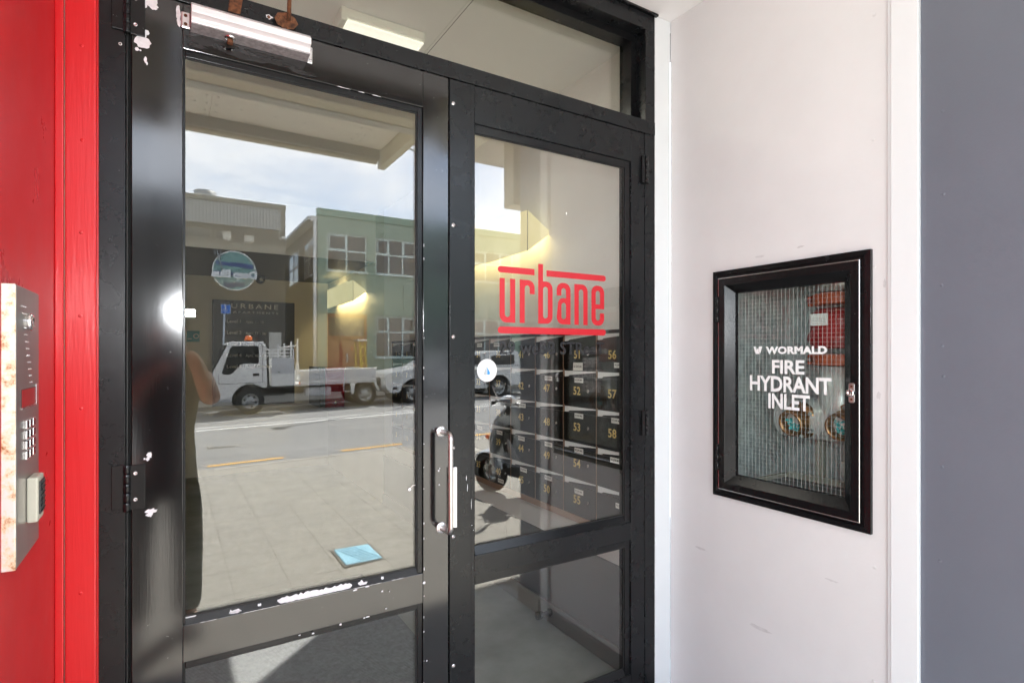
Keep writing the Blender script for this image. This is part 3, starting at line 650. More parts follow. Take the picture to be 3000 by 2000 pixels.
# cabinet lining
mb = MB(); a, b, c, d, e = .851, 1.364, -.506, .284, 2.16
mb.add([(1.766,a,c),(1.766,b,c),(1.766,b,d),(1.766,a,d),(e,a,c),(e,b,c),(e,b,d),(e,a,d)], [(4,5,6,7),(1,2,6,5),(3,0,4,7),(2,3,7,6)]); mb.build('lining', 'galvanised', hc)
box('cabinet_floor', 'concrete_dark', hc, 1.766, 2.159, .852, 1.363, -.506, -.500)
box('timber_batten', 'buff', hc, 1.80, 2.15, 1.345, 1.363, -.4995, -.485)
box('timber_batten', 'buff', hc, 2.13, 2.158, .86, 1.34, -.4995, -.478)
box('timber_batten', 'buff', hc, 2.13, 2.158, 1.20, 1.225, -.475, -.30)
ri = thing('hydrant_riser', (1.97, 1.06, -.5), 'red check valve between orange couplings on a galvanised pipe', 'valve')
PX_, PY_ = 1.985, 1.045
MB().lathe([(.075, 0), (.075, .07), (.071, .07)], (PX_, PY_, .213), (0,0,1), 32).build('upper_pipe', 'pipe_galvanised', ri)
def coupling(z):
    c = MB().lathe([(.080, -.020), (.092, -.020), (.095, -.012), (.095, .012), (.092, .020), (.080, .020)], (PX_, PY_, z), (0,0,1), 32).box(PX_-.016, PX_+.016, PY_+.085, PY_+.118, z-.018, z+.018).box(PX_-.016, PX_+.016, PY_-.118, PY_-.085, z-.018, z+.018).build('coupling', 'coupling_orange', ri, .003)
    for s in (1, -1): MB().lathe([(.008, 0), (.008, .05), (.005, .052), (0, .052)], (PX_-.03, PY_+s*.104, z), (1,0,0), 8).build('bolt', 'steel', c)
coupling(.188); coupling(-.022)
v = MB().lathe([(.078, -.078), (.098, -.076), (.100, -.066), (.105, -.060), (.112, -.045), (.108, -.030), (.100, -.012), (.104, .02), (.098, .046), (.080, .060)], (PX_, PY_, .095), (0,0,1), 36).build('valve_body', 'valve_red', ri)
pl = box('maker_plate', 'paper_white', v, PX_-.108, PX_-.1045, PY_-.006, PY_+.052, .095, .135)
mb = MB()
for i in range(5): mb.box(PX_-.1086, PX_-.1081, PY_, PY_+.046, .100+i*.005, .1015+i*.005)
mb.build('print_lines', 'text_grey', v)
MB().lathe([(.074, -.24), (.074, 0)], (PX_, PY_, -.045), (0,0,1), 32).build('lower_pipe', 'pipe_galvanised', ri)
mf = thing('inlet_manifold', (1.98, 1.06, -.30), 'galvanised manifold with two bronze hose inlets and an elbow below', 'pipe')
MB().lathe([(.068, -.17), (.074, -.165), (.074, .165), (.068, .17)], (1.985, 1.09, -.235), (0,1,0), 28).build('header', 'pipe_galvanised', mf)
for yy, zz in ((1.165, -.240), (.998, -.236)):
    ax = Vector((-1, .13, -.20)).normalized(); o_ = Vector((1.925, yy, zz))
    fl = MB().lathe([(.030, -.02), (.064, -.02), (.066, -.016), (.066, -.006), (.064, 0), (.050, .001), (.050, .006), (.046, .012), (.050, .016), (.050, .020), (.046, .024), (.049, .030), (.046, .052), (.040, .052), (.038, .03), (.038, .012)], o_, ax, 32, caps=False).build('bronze_inlet', 'bronze', mf)
    MB().lathe([(.0385, .010), (0, .010)], o_, ax, 24, caps=False).build('inlet_bore', 'dark_plastic', fl)
    u = ax.orthogonal().normalized(); w_ = ax.cross(u)
    for k in range(6): a_ = 2*PI*k/6+.3; MB().lathe([(.0075, 0), (.0075, .006), (.004, .008), (0, .008)], o_+(u*math.cos(a_)+w_*math.sin(a_))*.057, ax, 6, False).build('bolt', 'galvanised', fl)
    mb = MB()
    for k in range(70):
        q_ = Vector((0, random.uniform(-1, 1), random.uniform(-1, .35)))
        if q_.length > 1 or q_.length < .35: continue
        q_ = q_-ax*q_.dot(ax); mb.sphere(o_+ax*random.uniform(.013, .030)+q_*.034, random.uniform(.003, .0065), 6, 5, (.7, 1.3, .8))
    mb.build('verdigris_crust', 'verdigris', fl, kind='stuff')
MB().lathe([(.020, 0), (.020, -.075)], (1.94, .998, -.300), (0,0,1), 20).build('drop_pipe', 'pipe_galvanised', mf)
MB().lathe([(.027, 0), (.027, -.012), (.025, -.013)], (1.94, .998, -.362), (0,0,1), 20).build('pipe_collar', 'pipe_galvanised', mf)
MB().tube([(1.94, .998, -.374), (1.94, .998, -.405), (1.948, .990, -.425), (1.965, .975, -.438), (2.0, .94, -.440)], .027, 16).build('elbow', 'pipe_galvanised', mf)

# ================================================================== intercom on the red wall
ic = thing('intercom_panel', (-.21, 1.2, -.33), 'stainless steel intercom panel with rusted edge on the red wall', 'intercom')
IX = -.2010
box('body', 'steel_brushed', ic, -.2184, IX, 1.1195, 1.2900, -.330, .106, .002)
box('rusted_edge', 'steel_rusted', ic, -.2184, IX-.0004, 1.1165, 1.1193, -.330, .106, .001)
MB().lathe([(.0145, 0), (.0145, .004), (.012, .0065), (.009, .0065), (.008, .004), (0, .004)], (IX, 1.204, .052), (1,0,0), 24).build('camera_lens', 'chrome', ic)
mb = MB()
for r_ in range(14):
    for c_ in range(4 if r_ < 4 else 3): mb.lathe([(.0014, 0), (.0011, .0006), (0, .0006)], (IX, 1.155+c_*.009+r_*.0055, .075-r_*.0112), (1,0,0), 6)
mb.build('speaker_dots', 'chrome', ic, kind='stuff')
sl_ = box('name_slot', 'dark_plastic', ic, IX-.002, IX+.0003, 1.150, 1.262, -.086, -.057)
box('slot_bezel', 'chrome', sl_, IX+.0004, IX+.0022, 1.256, 1.264, -.087, -.053, .0006)
box('slot_bezel', 'chrome', sl_, IX+.0004, IX+.0016, 1.150, 1.2555, -.0885, -.0865, .0004)
box('name_card', 'valve_red', sl_, IX+.0005, IX+.0009, 1.154, 1.2555, -.0860, -.058)
for i in range(4):
    for j in range(3): box('key_button', 'chrome', ic, IX, IX+.0035, 1.174+j*.025, 1.192+j*.025, -.1215-i*.0165, -.1085-i*.0165, .001)
ks = box('key_safe', 'buff', ic, IX, IX+.0150, 1.186, 1.236, -.277, -.203, .003)
box('shutter', 'dark_plastic', ks, IX+.0151, IX+.0172, 1.194, 1.232, -.266, -.211, .002)
mb = MB()
for k_ in range(6): mb.tube([(IX+.0176, 1.196, -.261+k_*.0085), (IX+.0176, 1.230, -.259+k_*.0085)], .0009, 5)
mb.build('shutter_rib', 'rubber', ks)

# ================================================================== verandah canopy over the footpath
cn = thing('verandah_canopy', (.85, -.7, 1.7), 'cream metal verandah canopy over the footpath outside the entrance', 'canopy')
CZ = 1.86; CYO = -1.79
for i, (xa, xb) in enumerate(((.085, .255), (.258, 1.378), (1.381, 1.64))):
    box('soffit_panel', 'soffit', cn, xa, xb, CYO+.05, -.83, CZ, CZ+.02)
box('soffit_panel', 'soffit', cn, .085, 1.64, -.60, .50, CZ, CZ+.02)
MB().prism([(-.86,-.02),(-.60,-.02),(-.60,.16),(-.66,.19),(-.80,.19),(-.86,.16)], (.075, 0, CZ), (0,1,0), (0,0,-1), (1,0,0), 1.575).build('beam', 'soffit_trim', cn, .01)
box('beam_face', 'soffit_grey', cn, .080, 1.645, -.60, -.585, CZ-.17, CZ-.02, .003)
box('beam_shoe', 'soffit_grey', cn, .080, 1.645, -.78, -.68, CZ-.20, CZ-.1901, .003)
box('soffit_rib', 'soffit_trim', cn, .085, 1.64, -.20, -.17, CZ-.03, CZ-.001, .005)
MB().prism([(0,0),(.10,0),(.075,-.14),(.03,-.14)], (.20, -.32, CZ), (1,0,0), (0,0,1), (0,1,0), .03).build('bracket', 'soffit_trim', cn, .004)
MB().prism([(0,.10),(.11,.10),(.11,.005),(.10,-.06),(.06,-.11),(.02,-.115),(0,-.10)], (.078, CYO+.01, CZ), (0,-1,0), (0,0,1), (1,0,0), 1.545).build('gutter', 'soffit_trim', cn, .006)
box('fascia', 'soffit_grey', cn, .08, 1.63, CYO+.012, CYO+.045, CZ-.085, CZ+.10, .003)
for x in (.30, .62, .94, 1.26, 1.5): box('gutter_clip', 'soffit_grey', cn, x, x+.02, CYO+.0455, CYO+.052, CZ-.07, CZ-.002, .002)
MB().prism([(0,.10),(.10,.10),(.10,-.06),(.07,-.13),(.0,-.13)], (1.655, CYO-.10, CZ), (1,0,0), (0,0,1), (0,1,0), 2.38).build('end_beam', 'soffit_trim', cn, .006)
box('roof_sheet', 'soffit_grey', cn, .05, 1.77, CYO-.12, .50, CZ+.105, CZ+.125)
sc0 = None
pts = []
for y in (-.98, -1.33, -1.62):
    for x in (.22, .295, 1.34, 1.415): pts.append((x, y))
for y in (-1.15, -1.48):
    for x in (.225, .29, 1.345, 1.41, .46, .70, .92, 1.14, .15, 1.5): pts.append((x, y))
for x, y in pts:
    if sc0 is None:
        sc0 = MB().lathe([(.010, 0), (.008, -.004), (0, -.005)], (x, y, CZ), (0,0,1), 8).build('screw_head', 'dark_plastic', cn); p0 = (x, y)
    else: clone(sc0, cn, (x-p0[0], y-p0[1], random.uniform(-.0003, .0003)))
# neighbouring canopies
nb = thing('neighbouring_canopy', (4, -.8, 1.8), 'beige neighbouring canopy beyond the entrance canopy end', 'canopy')
MB().prism([(2.34,-1.95),(9,-1.95),(9,.48),(1.775,.48),(1.775,-1.42)], (0, 0, CZ+.14), (1,0,0), (0,1,0), (0,0,1), .1).build('slab', 'soffit', nb, .004)  # diagonal edge shaped to let a wedge of sun onto the recess floor
box('downstand', 'soffit_trim', nb, 2.58, 9, -1.12, -.95, 1.315, CZ+.139, .006)
n2 = thing('adjoining_canopy', (-4, -.8, 1.8), 'cream adjoining canopy above the red shopfront', 'canopy')
box('slab', 'bldg_cap', n2, -9, .03, -1.85, .48, CZ+.02, CZ+.12, .004)
box('fascia', 'soffit_trim', n2, -9, .03, -1.95, -1.851, CZ-.1, CZ+.13, .004)

# ================================================================== lobby
lr = thing('lobby_side_wall', (1.8, 3.4, FL), 'pale lobby wall behind the mailboxes with dark lower panel', 'wall')
box('wall_lining', 'lobby_white', lr, 1.741, 1.80, 1.752, 5.18, FL, 1.37)
box('far_lining', 'lobby_back', lr, 1.741, 1.80, 5.181, 7.42, FL, 1.37)
for i, (a, b) in enumerate(((1.753, 2.90), (2.903, 4.05), (4.053, 5.17))): box('dado_panel', 'dado_grey', lr, 1.729, 1.7405, a, b, FL+.11, -.965, .002)
box('skirting', 'skirting_grey', lr, 1.722, 1.7405, 1.753, 5.18, FL, FL+.105, .004)
ll = thing('lobby_left_wall', (-.4, 4, FL), 'dim beige left wall of the lobby', 'wall')
box('wall_lining', 'lobby_wall', ll, -.47, -.40, 1.752, 7.42, FL, 1.37)
lb_ = thing('lobby_back_wall', (.7, 7.4, FL), 'brown back wall of the lobby carrying the directory board', 'wall')
box('wall_lining', 'lobby_back', lb_, -.40, 1.741, 7.42, 7.48, FL, 1.37)
so = thing('lobby_soffit', (.7, 6.4, .9), 'dark lowered soffit at the back of the lobby', 'soffit')
box('bulkhead_face', 'lobby_wall', so, -.40, 1.7405, 5.44, 5.46, .905, 1.37)
box('underside', 'lobby_dark', so, -.40, 1.7405, 5.461, 7.419, .906, .93)
lcz = struct(box('lobby_ceiling', 'ceiling_white', None, -.47, 1.80, 1.752, 7.48, 1.371, 1.42))
box('ceiling_joint', 'gap_dark', lcz, 1.00, 1.0025, 1.76, 2.55, 1.3706, 1.3712)
lf = thing('ceiling_light', (.75, 2.39, 1.37), 'white box light fitting with added glow on the lobby ceiling behind the transom', 'light fitting')
box('body', 'fitting_white', lf, .57, .927, 2.217, 2.56, 1.325, 1.3705, .012)
box('diffuser', 'diffuser_added_glow', lf, .598, .921, 2.222, 2.555, 1.3165, 1.3245, .003)  # glow is added; fitting not known to be switched on
al = bpy.data.lights.new('lobby_fill_light', 'AREA'); al.shape = 'RECTANGLE'; al.size = .32; al.size_y = .32; al.energy = .8; al.color = (1, .97, .90)  # added fill light under the fitting, brightens the dark lobby
ao = bpy.data.objects.new('lobby_fill_light', al); col.objects.link(ao); ao.parent = lf; ao.location = Vector((.76, 2.39, 1.315))-lf.location
box('end_cap', 'fitting_white', lf, .571, .596, 2.2165, 2.5605, 1.316, 1.3703, .006)
# directory board
sg = thing('directory_board', (.87, 7.4, -.5), 'black URBANE APARTMENTS directory board on the lobby back wall', 'sign')
box('board', 'sign_black', sg, .417, 1.326, 7.395, 7.4195, -.62, .632, .002)
k = 7.395/5.2; BY = 7.395
text_mb('URBANE', '-Y', (.614*k, BY, .3995*k), .366*k, .040*k, .0, 1.35).build('title_line', 'letter_silver', sg, kind='stuff')
text_mb('APARTMENTS', '-Y', (.621*k, BY, .3475*k), .352*k, .0165*k, .0, 1.4).build('subtitle_line', 'letter_silver', sg, kind='stuff')
for i, (n_, t) in enumerate((('1', 'Apts. 1 - 10'), ('2', 'Apts. 11 - 26'), ('3', 'Apts. 27 - 42'), ('4', 'Apts. 43 - 58'), ('5', 'Roof Garden'))):
    z = (.2565-.0947*i)*k
    text_mb('Level '+n_, '-Y', (.399*k, BY, z), None, .0275*k, 0, 1.0, False).build('level_line', 'letter_silver', sg, kind='stuff'); text_mb(t, '-Y', (.540*k, BY, z), None, .0275*k, 0, 1.0, False).build('apartments_line', 'letter_silver', sg, kind='stuff')
ts = thing('notice', (.2, 7.4, .2), 'small teal notice beside the directory board', 'sign')
pb = box('plate', 'teal_sign', ts, .155, .285, 7.412, 7.4195, .135, .262)
poly_mb(arc(0,0,.028,0,348,29), [arc(0,0,.021,0,348,29)], '-Y', (.25, 7.412, .20), .0008).build('ring_symbol', 'leaflet', pb)
box('print_block', 'leaflet', pb, .165, .205, 7.4112, 7.4118, .165, .172)
dm = thing('dome_camera', (.92, 7.2, .9), 'dark dome security camera under the lobby soffit', 'camera')
MB().lathe([(.062, 0), (.062, -.025), (.055, -.03)], (.90, 7.15, .906), (0,0,1), 24).build('housing', 'dark_plastic', dm)
MB().lathe([(.052, -.03), (.049, -.055), (.036, -.075), (.018, -.084), (0, -.086)], (.90, 7.15, .906), (0,0,1), 24).build('dome', 'vehicle_glass', dm)
MB().lathe([(.018, 0), (.018, .02), (.010, .022), (0, .020)], (.90, 7.095, .865), (0,-1,-.4), 16).build('lens_ring', 'sticker_grey', dm)
# wall lamps
def sconce(y0, y1, label, LAMP_W):
    s = thing('wall_lamp', (1.74, (y0+y1)/2, .5), label, 'lamp', None)
    fx = 1.605; a, b = .540, .766
    ym = (y0+y1)/2
    mb = MB().add([(1.7405, y0, .664), (1.7405, y0, .640), (fx+.012, y0+.02, a+.006), (fx+.012, y0+.02, b-.004), (fx, (y0*2+y1)/3, a-.004), (fx, (y0*2+y1)/3, b+.006), (fx+.01, (y0+2*y1)/3, a+.004), (fx+.01, (y0+2*y1)/3, b), (fx+.01, y1, a), (fx+.01, y1, b), (1.7405, y1, .60), (1.7405, y1, .70)],
        [(0,1,2,3),(3,2,4,5),(5,4,6,7),(7,6,8,9),(9,8,10,11)])
    mb.add([(1.7405, y0, .664), (fx+.012, y0+.02, b-.004), (fx, (y0*2+y1)/3, b+.006), (fx+.01, (y0+2*y1)/3, b), (1.7405, (y0+2*y1)/3, .72)], [(0,1,2,3,4)])
    mb.build('paper_shade', 'lamp_paper', s)
    MB().tube([(fx+.011, y0+.019, a+.005), (fx+.011, y0+.019, b-.003)], .0022, 6).build('seam', 'buff', s)
    box('back_plate', 'fitting_white', s, 1.725, 1.7405, y0+.15, y1-.15, .62, .68, .003)
    for q in (.12, .31, .5, .69, .88):
        yy = y0+(y1-y0)*q
        ld = bpy.data.lights.new('lamp_bulb_light', 'POINT'); ld.energy = LAMP_W; ld.color = (1, .84, .46); ld.shadow_soft_size = .05
        lo = bpy.data.objects.new('lamp_bulb_light', ld); col.objects.link(lo); lo.parent = s; lo.location = Vector((1.675, yy, .655))-s.location
    return s
sconce(2.46, 3.55, 'large folded paper wall lamp glowing yellow above the mailboxes', .10)
sconce(5.78, 6.92, 'small looking paper wall lamp glowing yellow further back in the lobby', .34)
# red cabinet, mat, door stop
rcab = thing('hose_cabinet', (1.6, 6.9, -.63), 'dark red wall cabinet below the further wall lamp in the lobby', 'cabinet')
box('carcass', 'cabinet_red', rcab, 1.52, 1.7395, 6.60, 7.20, -.63, -.165, .004)
box('side_panel', 'dark_plastic', rcab, 1.462, 1.5195, 6.62, 7.20, -.62, -.16, .003)
box('door_panel', 'cabinet_red', rcab, 1.535, 1.725, 6.592, 6.5995, -.61, -.185, .003)
MB().lathe([(.018, 0), (.018, .012), (.012, .016), (0, .016)], (1.63, 6.592, -.57), (0,-1,0), 14).build('knob', 'chrome', rcab)
mt = thing('entrance_mat', (.4, 2.7, FL), 'dark grey ribbed entrance mat behind the left door', 'mat')
box('backing', 'rubber', mt, -.30, 1.06, 1.76, 3.60, FL, FL+.004)
mb = MB()
for i in range(152): y = 1.768+i*.012; mb.box(-.295, 1.055, y, y+.0075, FL+.0041, FL+.010)
mb.build('ribs', 'mat_grey', mt, kind='stuff')
dst = thing('door_stop', (1.69, 2.75, FL), 'small black door stop by the lobby skirting', 'door stop')
MB().lathe([(.022, 0), (.022, .012), (.012, .016), (.012, .05), (.02, .052), (.02, .07), (.012, .074), (0, .074)], (1.722, 2.42, FL+.06), (-1,0,0), 18).build('stop_body', 'dark_plastic', dst)
MB().lathe([(.021, 0), (.021, .014), (0, .016)], (1.650, 2.42, FL+.06), (-1,0,0), 16).build('buffer', 'rubber', dst)
# ------------------------------------------------------------------ mailboxes
XM = 1.660; MY0 = 1.722; PW = .2507; PH = .1736; MT = .093
bank = thing('mailbox_bank', (1.70, 3.2, -.775), 'bank of sixty black mailboxes with gold numbers on the lobby wall', 'mailboxes')
box('carcass', 'mailbox_black', bank, 1.670, 1.7405, MY0, MY0+12*PW, MT-5*PH-.02, MT+.010, .002)
box('top_trim', 'mailbox_black', bank, 1.655, 1.6695, MY0, MY0+12*PW, MT-.004, MT+.012, .001)
box('shelf_edge', 'mailbox_edge', bank, 1.662, 1.6695, MY0, MY0+12*PW, MT-5*PH-.035, MT-5*PH-.004, .001)
div0 = None
for c in range(13):
    y = MY0+c*PW
    if div0 is None: div0 = box('divider', 'mailbox_edge', bank, 1.6605, 1.6695, y-.0014, y+.0014, MT-5*PH, MT-.005)
    else: clone(div0, bank, (0, c*PW, 0))
def cell_door():
    mb = MB(); mb.box(XM, XM+.009, MY0+.004, MY0+PW-.004, MT-PH+.003, MT-.032)
    return mb
door0 = lip0 = lock0 = stick0 = None
stickers = {31:(.5,.2),36:(.36,.2),47:(.5,.24),49:(.5,.2),50:(.5,.2),51:(.47,.86),52:(.5,.24),53:(.5,.22),54:(.5,.17),55:(.5,.30),56:(.62,.80),58:(.55,.2),59:(.52,.2),60:(.66,.32),45:(.55,.2),44:(.46,.22),43:(.5,.16),39:(.5,.2),40:(.56,.83),34:(.5,.2),29:(.5,.2),27:(.5,.24),22:(.5,.2),18:(.5,.2),12:(.5,.2),7:(.5,.2)}
for n_ in range(1, 61):
    c = 11-(n_-1)//5; rw_ = (n_-1) % 5; dy, dz = c*PW, -rw_*PH
    if door0 is None:
        door0 = box('mailbox_door', 'mailbox_black', bank, XM, XM+.009, MY0+.004, MY0+PW-.004, MT-PH+.003, MT-.032, .0012)
        lip0 = MB().prism([(0,0),(PW-.012,0),(PW-.012,-.004),(PW*.14,-.021),(PW*.10,-.027),(0,-.028)], (XM+.006, MY0+PW-.006, MT-.004), (0,-1,0), (0,0,1), (1,0,0), .003).build('slot_lip', 'mailbox_lip', door0)
        lock0 = MB().lathe([(.0085, 0), (.0085, .003), (.0068, .0045), (.004, .0045), (.0035, .003), (0, .003)], (XM, MY0+PW*.215, MT-PH*.56), (-1,0,0), 16).build('lock', 'steel', door0)
        base = bank.location.copy(); D = door0; D.location = (0, dy, dz)
    else:
        D = clone(door0, bank, (0, dy, dz)); clone(lip0, D, (0,0,0)); clone(lock0, D, (0,0,0))
    def local(mb_): 
        return mb_
    if n_ <= 58:
        o_ = text_mb(str(n_), '-X', (XM, MY0+PW*.56, MT-PH*.565), None, .040, .022, 1.06).build('door_number', 'gold', bank); o_.parent = D
    if n_ in stickers:
        fx_, fz_ = stickers[n_]; yc = MY0+PW*(1-fx_); zc_ = MT-PH*fz_-.006
        if n_ == 51: q = box('notice_label', 'paper_white', bank, XM-.0008, XM-.0002, yc-.036, yc+.036, zc_-.019, zc_+.019); t_ = 'NO CIRCULARS'; ww = .060; hh = .011
        else: q = box('notice_label', 'paper_white', bank, XM-.0008, XM-.0002, yc-.033, yc+.033, zc_-.0115, zc_+.0115); t_ = 'NO JUNK MAIL'; ww = .056; hh = .0125
        q.parent = D; q.rotation_euler = (0, 0, 0)
        o_ = text_mb(t_, '-X', (XM-.0009, yc, zc_), ww, hh, .02).build('label_text', 'text_black', bank); o_.parent = D
# ================================================================== street opposite
def window(parent, x0, x1, z0, z1, y, cols, rows, fm='win_frame', fw=.055, pane='window_glass', sash=True, d=1, blind=None):
    """window in an opening of a wall facing +Y at plane y"""
    w_ = box('window', fm, parent, x0, x1, y-.10, y-.05, z0, z0+fw)
    mb = MB(); mb.box(x0, x1, y-.10, y-.05, z1-fw, z1).box(x0, x0+fw, y-.10, y-.05, z0+fw, z1-fw).box(x1-fw, x1, y-.10, y-.05, z0+fw, z1-fw)
    for c in cols: mb.box(c-fw*.45, c+fw*.45, y-.099, y-.049, z0+fw, z1-fw)
    for r_ in rows: mb.box(x0+fw, x1-fw, y-.0985, y-.0485, r_-fw*.45, r_+fw*.45)
    mb.build('frame', fm, w_)
    xs = [x0+fw]+list(cols)+[x1-fw]; zs = [z0+fw]+list(rows)+[z1-fw]
    for i in range(len(xs)-1):
        for j in range(len(zs)-1):
            box('pane', pane, w_, xs[i]+.02, xs[i+1]-.02, y-.086, y-.080, zs[j]+.02, zs[j+1]-.02)
            if sash and j == len(zs)-2 and i % 2 == 0:
                m2 = MB(); a, b, c, e = xs[i]+.03, xs[i+1]-.03, zs[j]+.03, zs[j+1]-.01; q = .035
                m2.box(a, b, y-.079, y-.045, c, c+q).box(a, b, y-.079, y-.045, e-q, e).box(a, a+q, y-.079, y-.045, c+q, e-q).box(b-q, b, y-.079, y-.045, c+q, e-q); m2.build('sash', fm, w_)
    box('sill', fm, w_, x0-.03, x1+.03, y-.05, y+.05, z0-.05, z0-.002)
    return w_
BY0 = -17.97
# --- brown building with the seafood sign
bb = thing('brown_building', (0, BY0-3, -1.5), 'brown building with grey metal fascia and round seafood sign', 'building')
W1 = [(-2.2, -.6, 3.85, 4.22), (-.4, 1.18, 3.85, 4.22), (1.24, 1.80, 3.84, 4.20), (2.12, 2.52, 3.83, 4.14)]
mb = wall_holes(W1, -9, 3.49, -1.8, 4.34, BY0, 1, .12); mb.box(3.40, 3.49, BY0-9, BY0-.001, -1.8, 5.11); mb.build('wall', 'bldg_brown', bb)
box('ledge', 'bldg_brown_light', bb, -9, 3.495, BY0, BY0+.03, 3.50, 3.54)
box('upper_band', 'bldg_brown_light', bb, -9, 3.495, BY0+.0005, BY0+.02, 3.545, 3.80)
wn = window(bb, *W1[0], BY0, [], [], 'bldg_brown_light', .03, sash=False); window(bb, *W1[1], BY0, [.35], [], 'bldg_brown_light', .03, sash=False)
window(bb, *W1[2], BY0, [1.49], [], 'bldg_brown_light', .03, sash=False); window(bb, *W1[3], BY0, [], [], 'bldg_brown_light', .02, 'blind', sash=False)
box('blind', 'blind', bb, 1.51, 1.77, BY0-.079, BY0-.07, 3.87, 4.17)
mb = MB(); n_ = 120
pr = []
for i in range(n_):
    x = -9+i*(12.34/n_); q = 12.34/n_
    pr += [(x, 0), (x+q*.35, 0), (x+q*.45, .022), (x+q*.75, .022), (x+q*.85, 0)]
pr.append((3.34, 0))
vs = [(p[0], BY0+.03+p[1], 4.36) for p in pr]+[(p[0], BY0+.03+p[1], 5.11) for p in pr]; L = len(pr)
mb.add(vs, [(i, i+1, L+i+1, L+i) for i in range(L-1)]); mb.build('metal_fascia', 'bldg_metal', bb)
box('fascia_end', 'bldg_brown_light', bb, 3.341, 3.49, BY0+.001, BY0+.03, 4.34, 5.11)
box('parapet_cap', 'bldg_cap', bb, -9, 3.50, BY0-.3, BY0+.08, 5.112, 5.27, .01)
box('roof', 'bldg_cap', bb, -9, 3.40, BY0-9, BY0-.3, 4.9, 5.1)
MB().lathe([(.36, 0), (.36, .75), (.33, .76), (.33, .60)], (1.05, BY0-1.6, 5.05), (0,0,1), 28).build('roof_vent', 'bldg_metal', bb)
box('junction_box', 'win_white', bb, 3.36, 3.46, BY0+.031, BY0+.09, 4.07, 4.16, .008)
MB().tube([(3.30, BY0+.05, 4.36), (3.27, BY0+.05, 4.20), (3.31, BY0+.05, 4.02), (3.37, BY0+.05, 4.08)], .014, 8).build('cable', 'win_white', bb)
sd = thing('seafood_sign', (1.85, BY0+.02, 2.2), 'round teal and blue Deep Blue SEAFOOD sign on the brown building', 'sign')
SC = (1.85, BY0+.035, 2.82)
def circ(r, y0=-9, y1=9, n=48):
    return [(x, max(y0, min(y1, z))) for x, z in arc(0, 0, r, 0, 360-360/n, n-1)]
MB().lathe([(.68, 0), (.68, .03)], (SC[0], BY0+.002, SC[2]), (0,1,0), 48).build('sign_disc', 'logo_teal', sd)
poly_mb(arc(0,0,.68,0,354,59), [arc(0,0,.64,0,354,59)], '+Y', SC, .003).build('rim_stripe', 'win_white', sd)
def stripe(z0, z1, z2, z3, m):
    xa = math.sqrt(max(0, .637**2-max(z0**2, z1**2))); xb = math.sqrt(max(0, .637**2-max(z2**2, z3**2)))
    poly_mb([(-xa, z0), (-xa*.3, z0+.05), (xb*.3, z2-.03), (xb, z2), (xb, z3), (xb*.3, z3-.03), (-xa*.3, z1+.05), (-xa, z1)], [], '+Y', SC, .002).build('wave_stripe', m, sd)
stripe(.24, .08, .30, .18, 'logo_blue'); stripe(-.12, -.22, -.02, -.14, 'logo_blue'); stripe(-.42, -.56, -.42, -.56, 'logo_navy')
mb = MB(); mb.tube([(SC[0]-.36, SC[1]+.02, SC[2]-.05), (SC[0]-.52, SC[1]+.02, SC[2]+.62)], .018, 6)
for dx in (-.08, 0, .08): mb.tube([(SC[0]-.46+dx*.5, SC[1]+.02, SC[2]+.42), (SC[0]-.50+dx*1.1, SC[1]+.02, SC[2]+.52), (SC[0]-.52+dx*1.1, SC[1]+.02, SC[2]+.68)], .014, 6)
mb.build('trident', 'sticker_grey', sd)
text_mb('Deep Blue', '+Y', (SC[0], SC[1], SC[2]-.16), 1.40, .36, .05, .92, lift=.045).build('name_lettering', 'letter_white', sd)
text_mb('SEAFOOD', '+Y', (SC[0], SC[1], SC[2]-.40), .95, .10, .01, 1.25, lift=.045).build('small_lettering', 'sticker_grey', sd)
# --- green building
gb = thing('green_building', (9, BY0-3, -1.4), 'green two storey building with pale framed windows and brown door', 'building')
ups = [(4.93, 6.44, 3.09, 4.50), (6.78, 8.48, 3.09, 4.50), (8.95, 10.5, 3.09, 4.50), (11.0, 13.1, 3.09, 4.42), (13.6, 15.2, 3.09, 4.42)]
los = [(6.775, 8.47, -.16, 1.46), (9.0, 10.5, -.16, 1.46), (11.0, 13.0, -.16, 1.46)]
dr_ = (4.935, 6.44, -1.45, 1.485)
wall_holes(ups+los+[dr_], 4.60, 18, -1.8, 5.09, BY0, 1, .14).build('wall', 'bldg_green', gb)
MB().add([(4.6,BY0-12,-1.8),(4.6,BY0,-1.8),(4.6,BY0,5.0),(4.6,BY0-12,5.0)], [(0,1,2,3)]).build('side_wall', 'bldg_side', gb)
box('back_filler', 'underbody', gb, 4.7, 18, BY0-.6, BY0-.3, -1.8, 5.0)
box('parapet', 'bldg_green_dark', gb, 4.60, 18, BY0-.25, BY0+.05, 5.092, 5.36, .012)
box('belt_course', 'bldg_green_dark', gb, 4.60, 18, BY0+.001, BY0+.03, 1.50, 1.56)
box('roof', 'bldg_cap', gb, 4.6, 18, BY0-12, BY0-.26, 4.95, 5.09)
box('eave_fascia', 'win_white', gb, 4.36, 4.60, BY0-12, BY0-.02, 4.86, 5.05, .01)
box('eave_gutter', 'pole_grey', gb, 4.26, 4.359, BY0-12, BY0-.02, 4.90, 5.03, .02)
for (a, b, c, d) in ups[:1]: window(gb, a, b, c, d, BY0, [(a+b)/2-.01], [3.87])
for (a, b, c, d) in ups[1:]: window(gb, a, b, c, d, BY0, [a+(b-a)*.32, a+(b-a)*.66], [3.86])
for (a, b, c, d) in los: window(gb, a, b, c, d, BY0, [a+(b-a)*.32, a+(b-a)*.66], [.83])
box('curtain', 'curtain', gb, 6.83, 7.28, BY0-.14, BY0-.13, .86, 1.40)
box('curtain', 'curtain', gb, 8.20, 8.42, BY0-.14, BY0-.13, 3.15, 3.80)
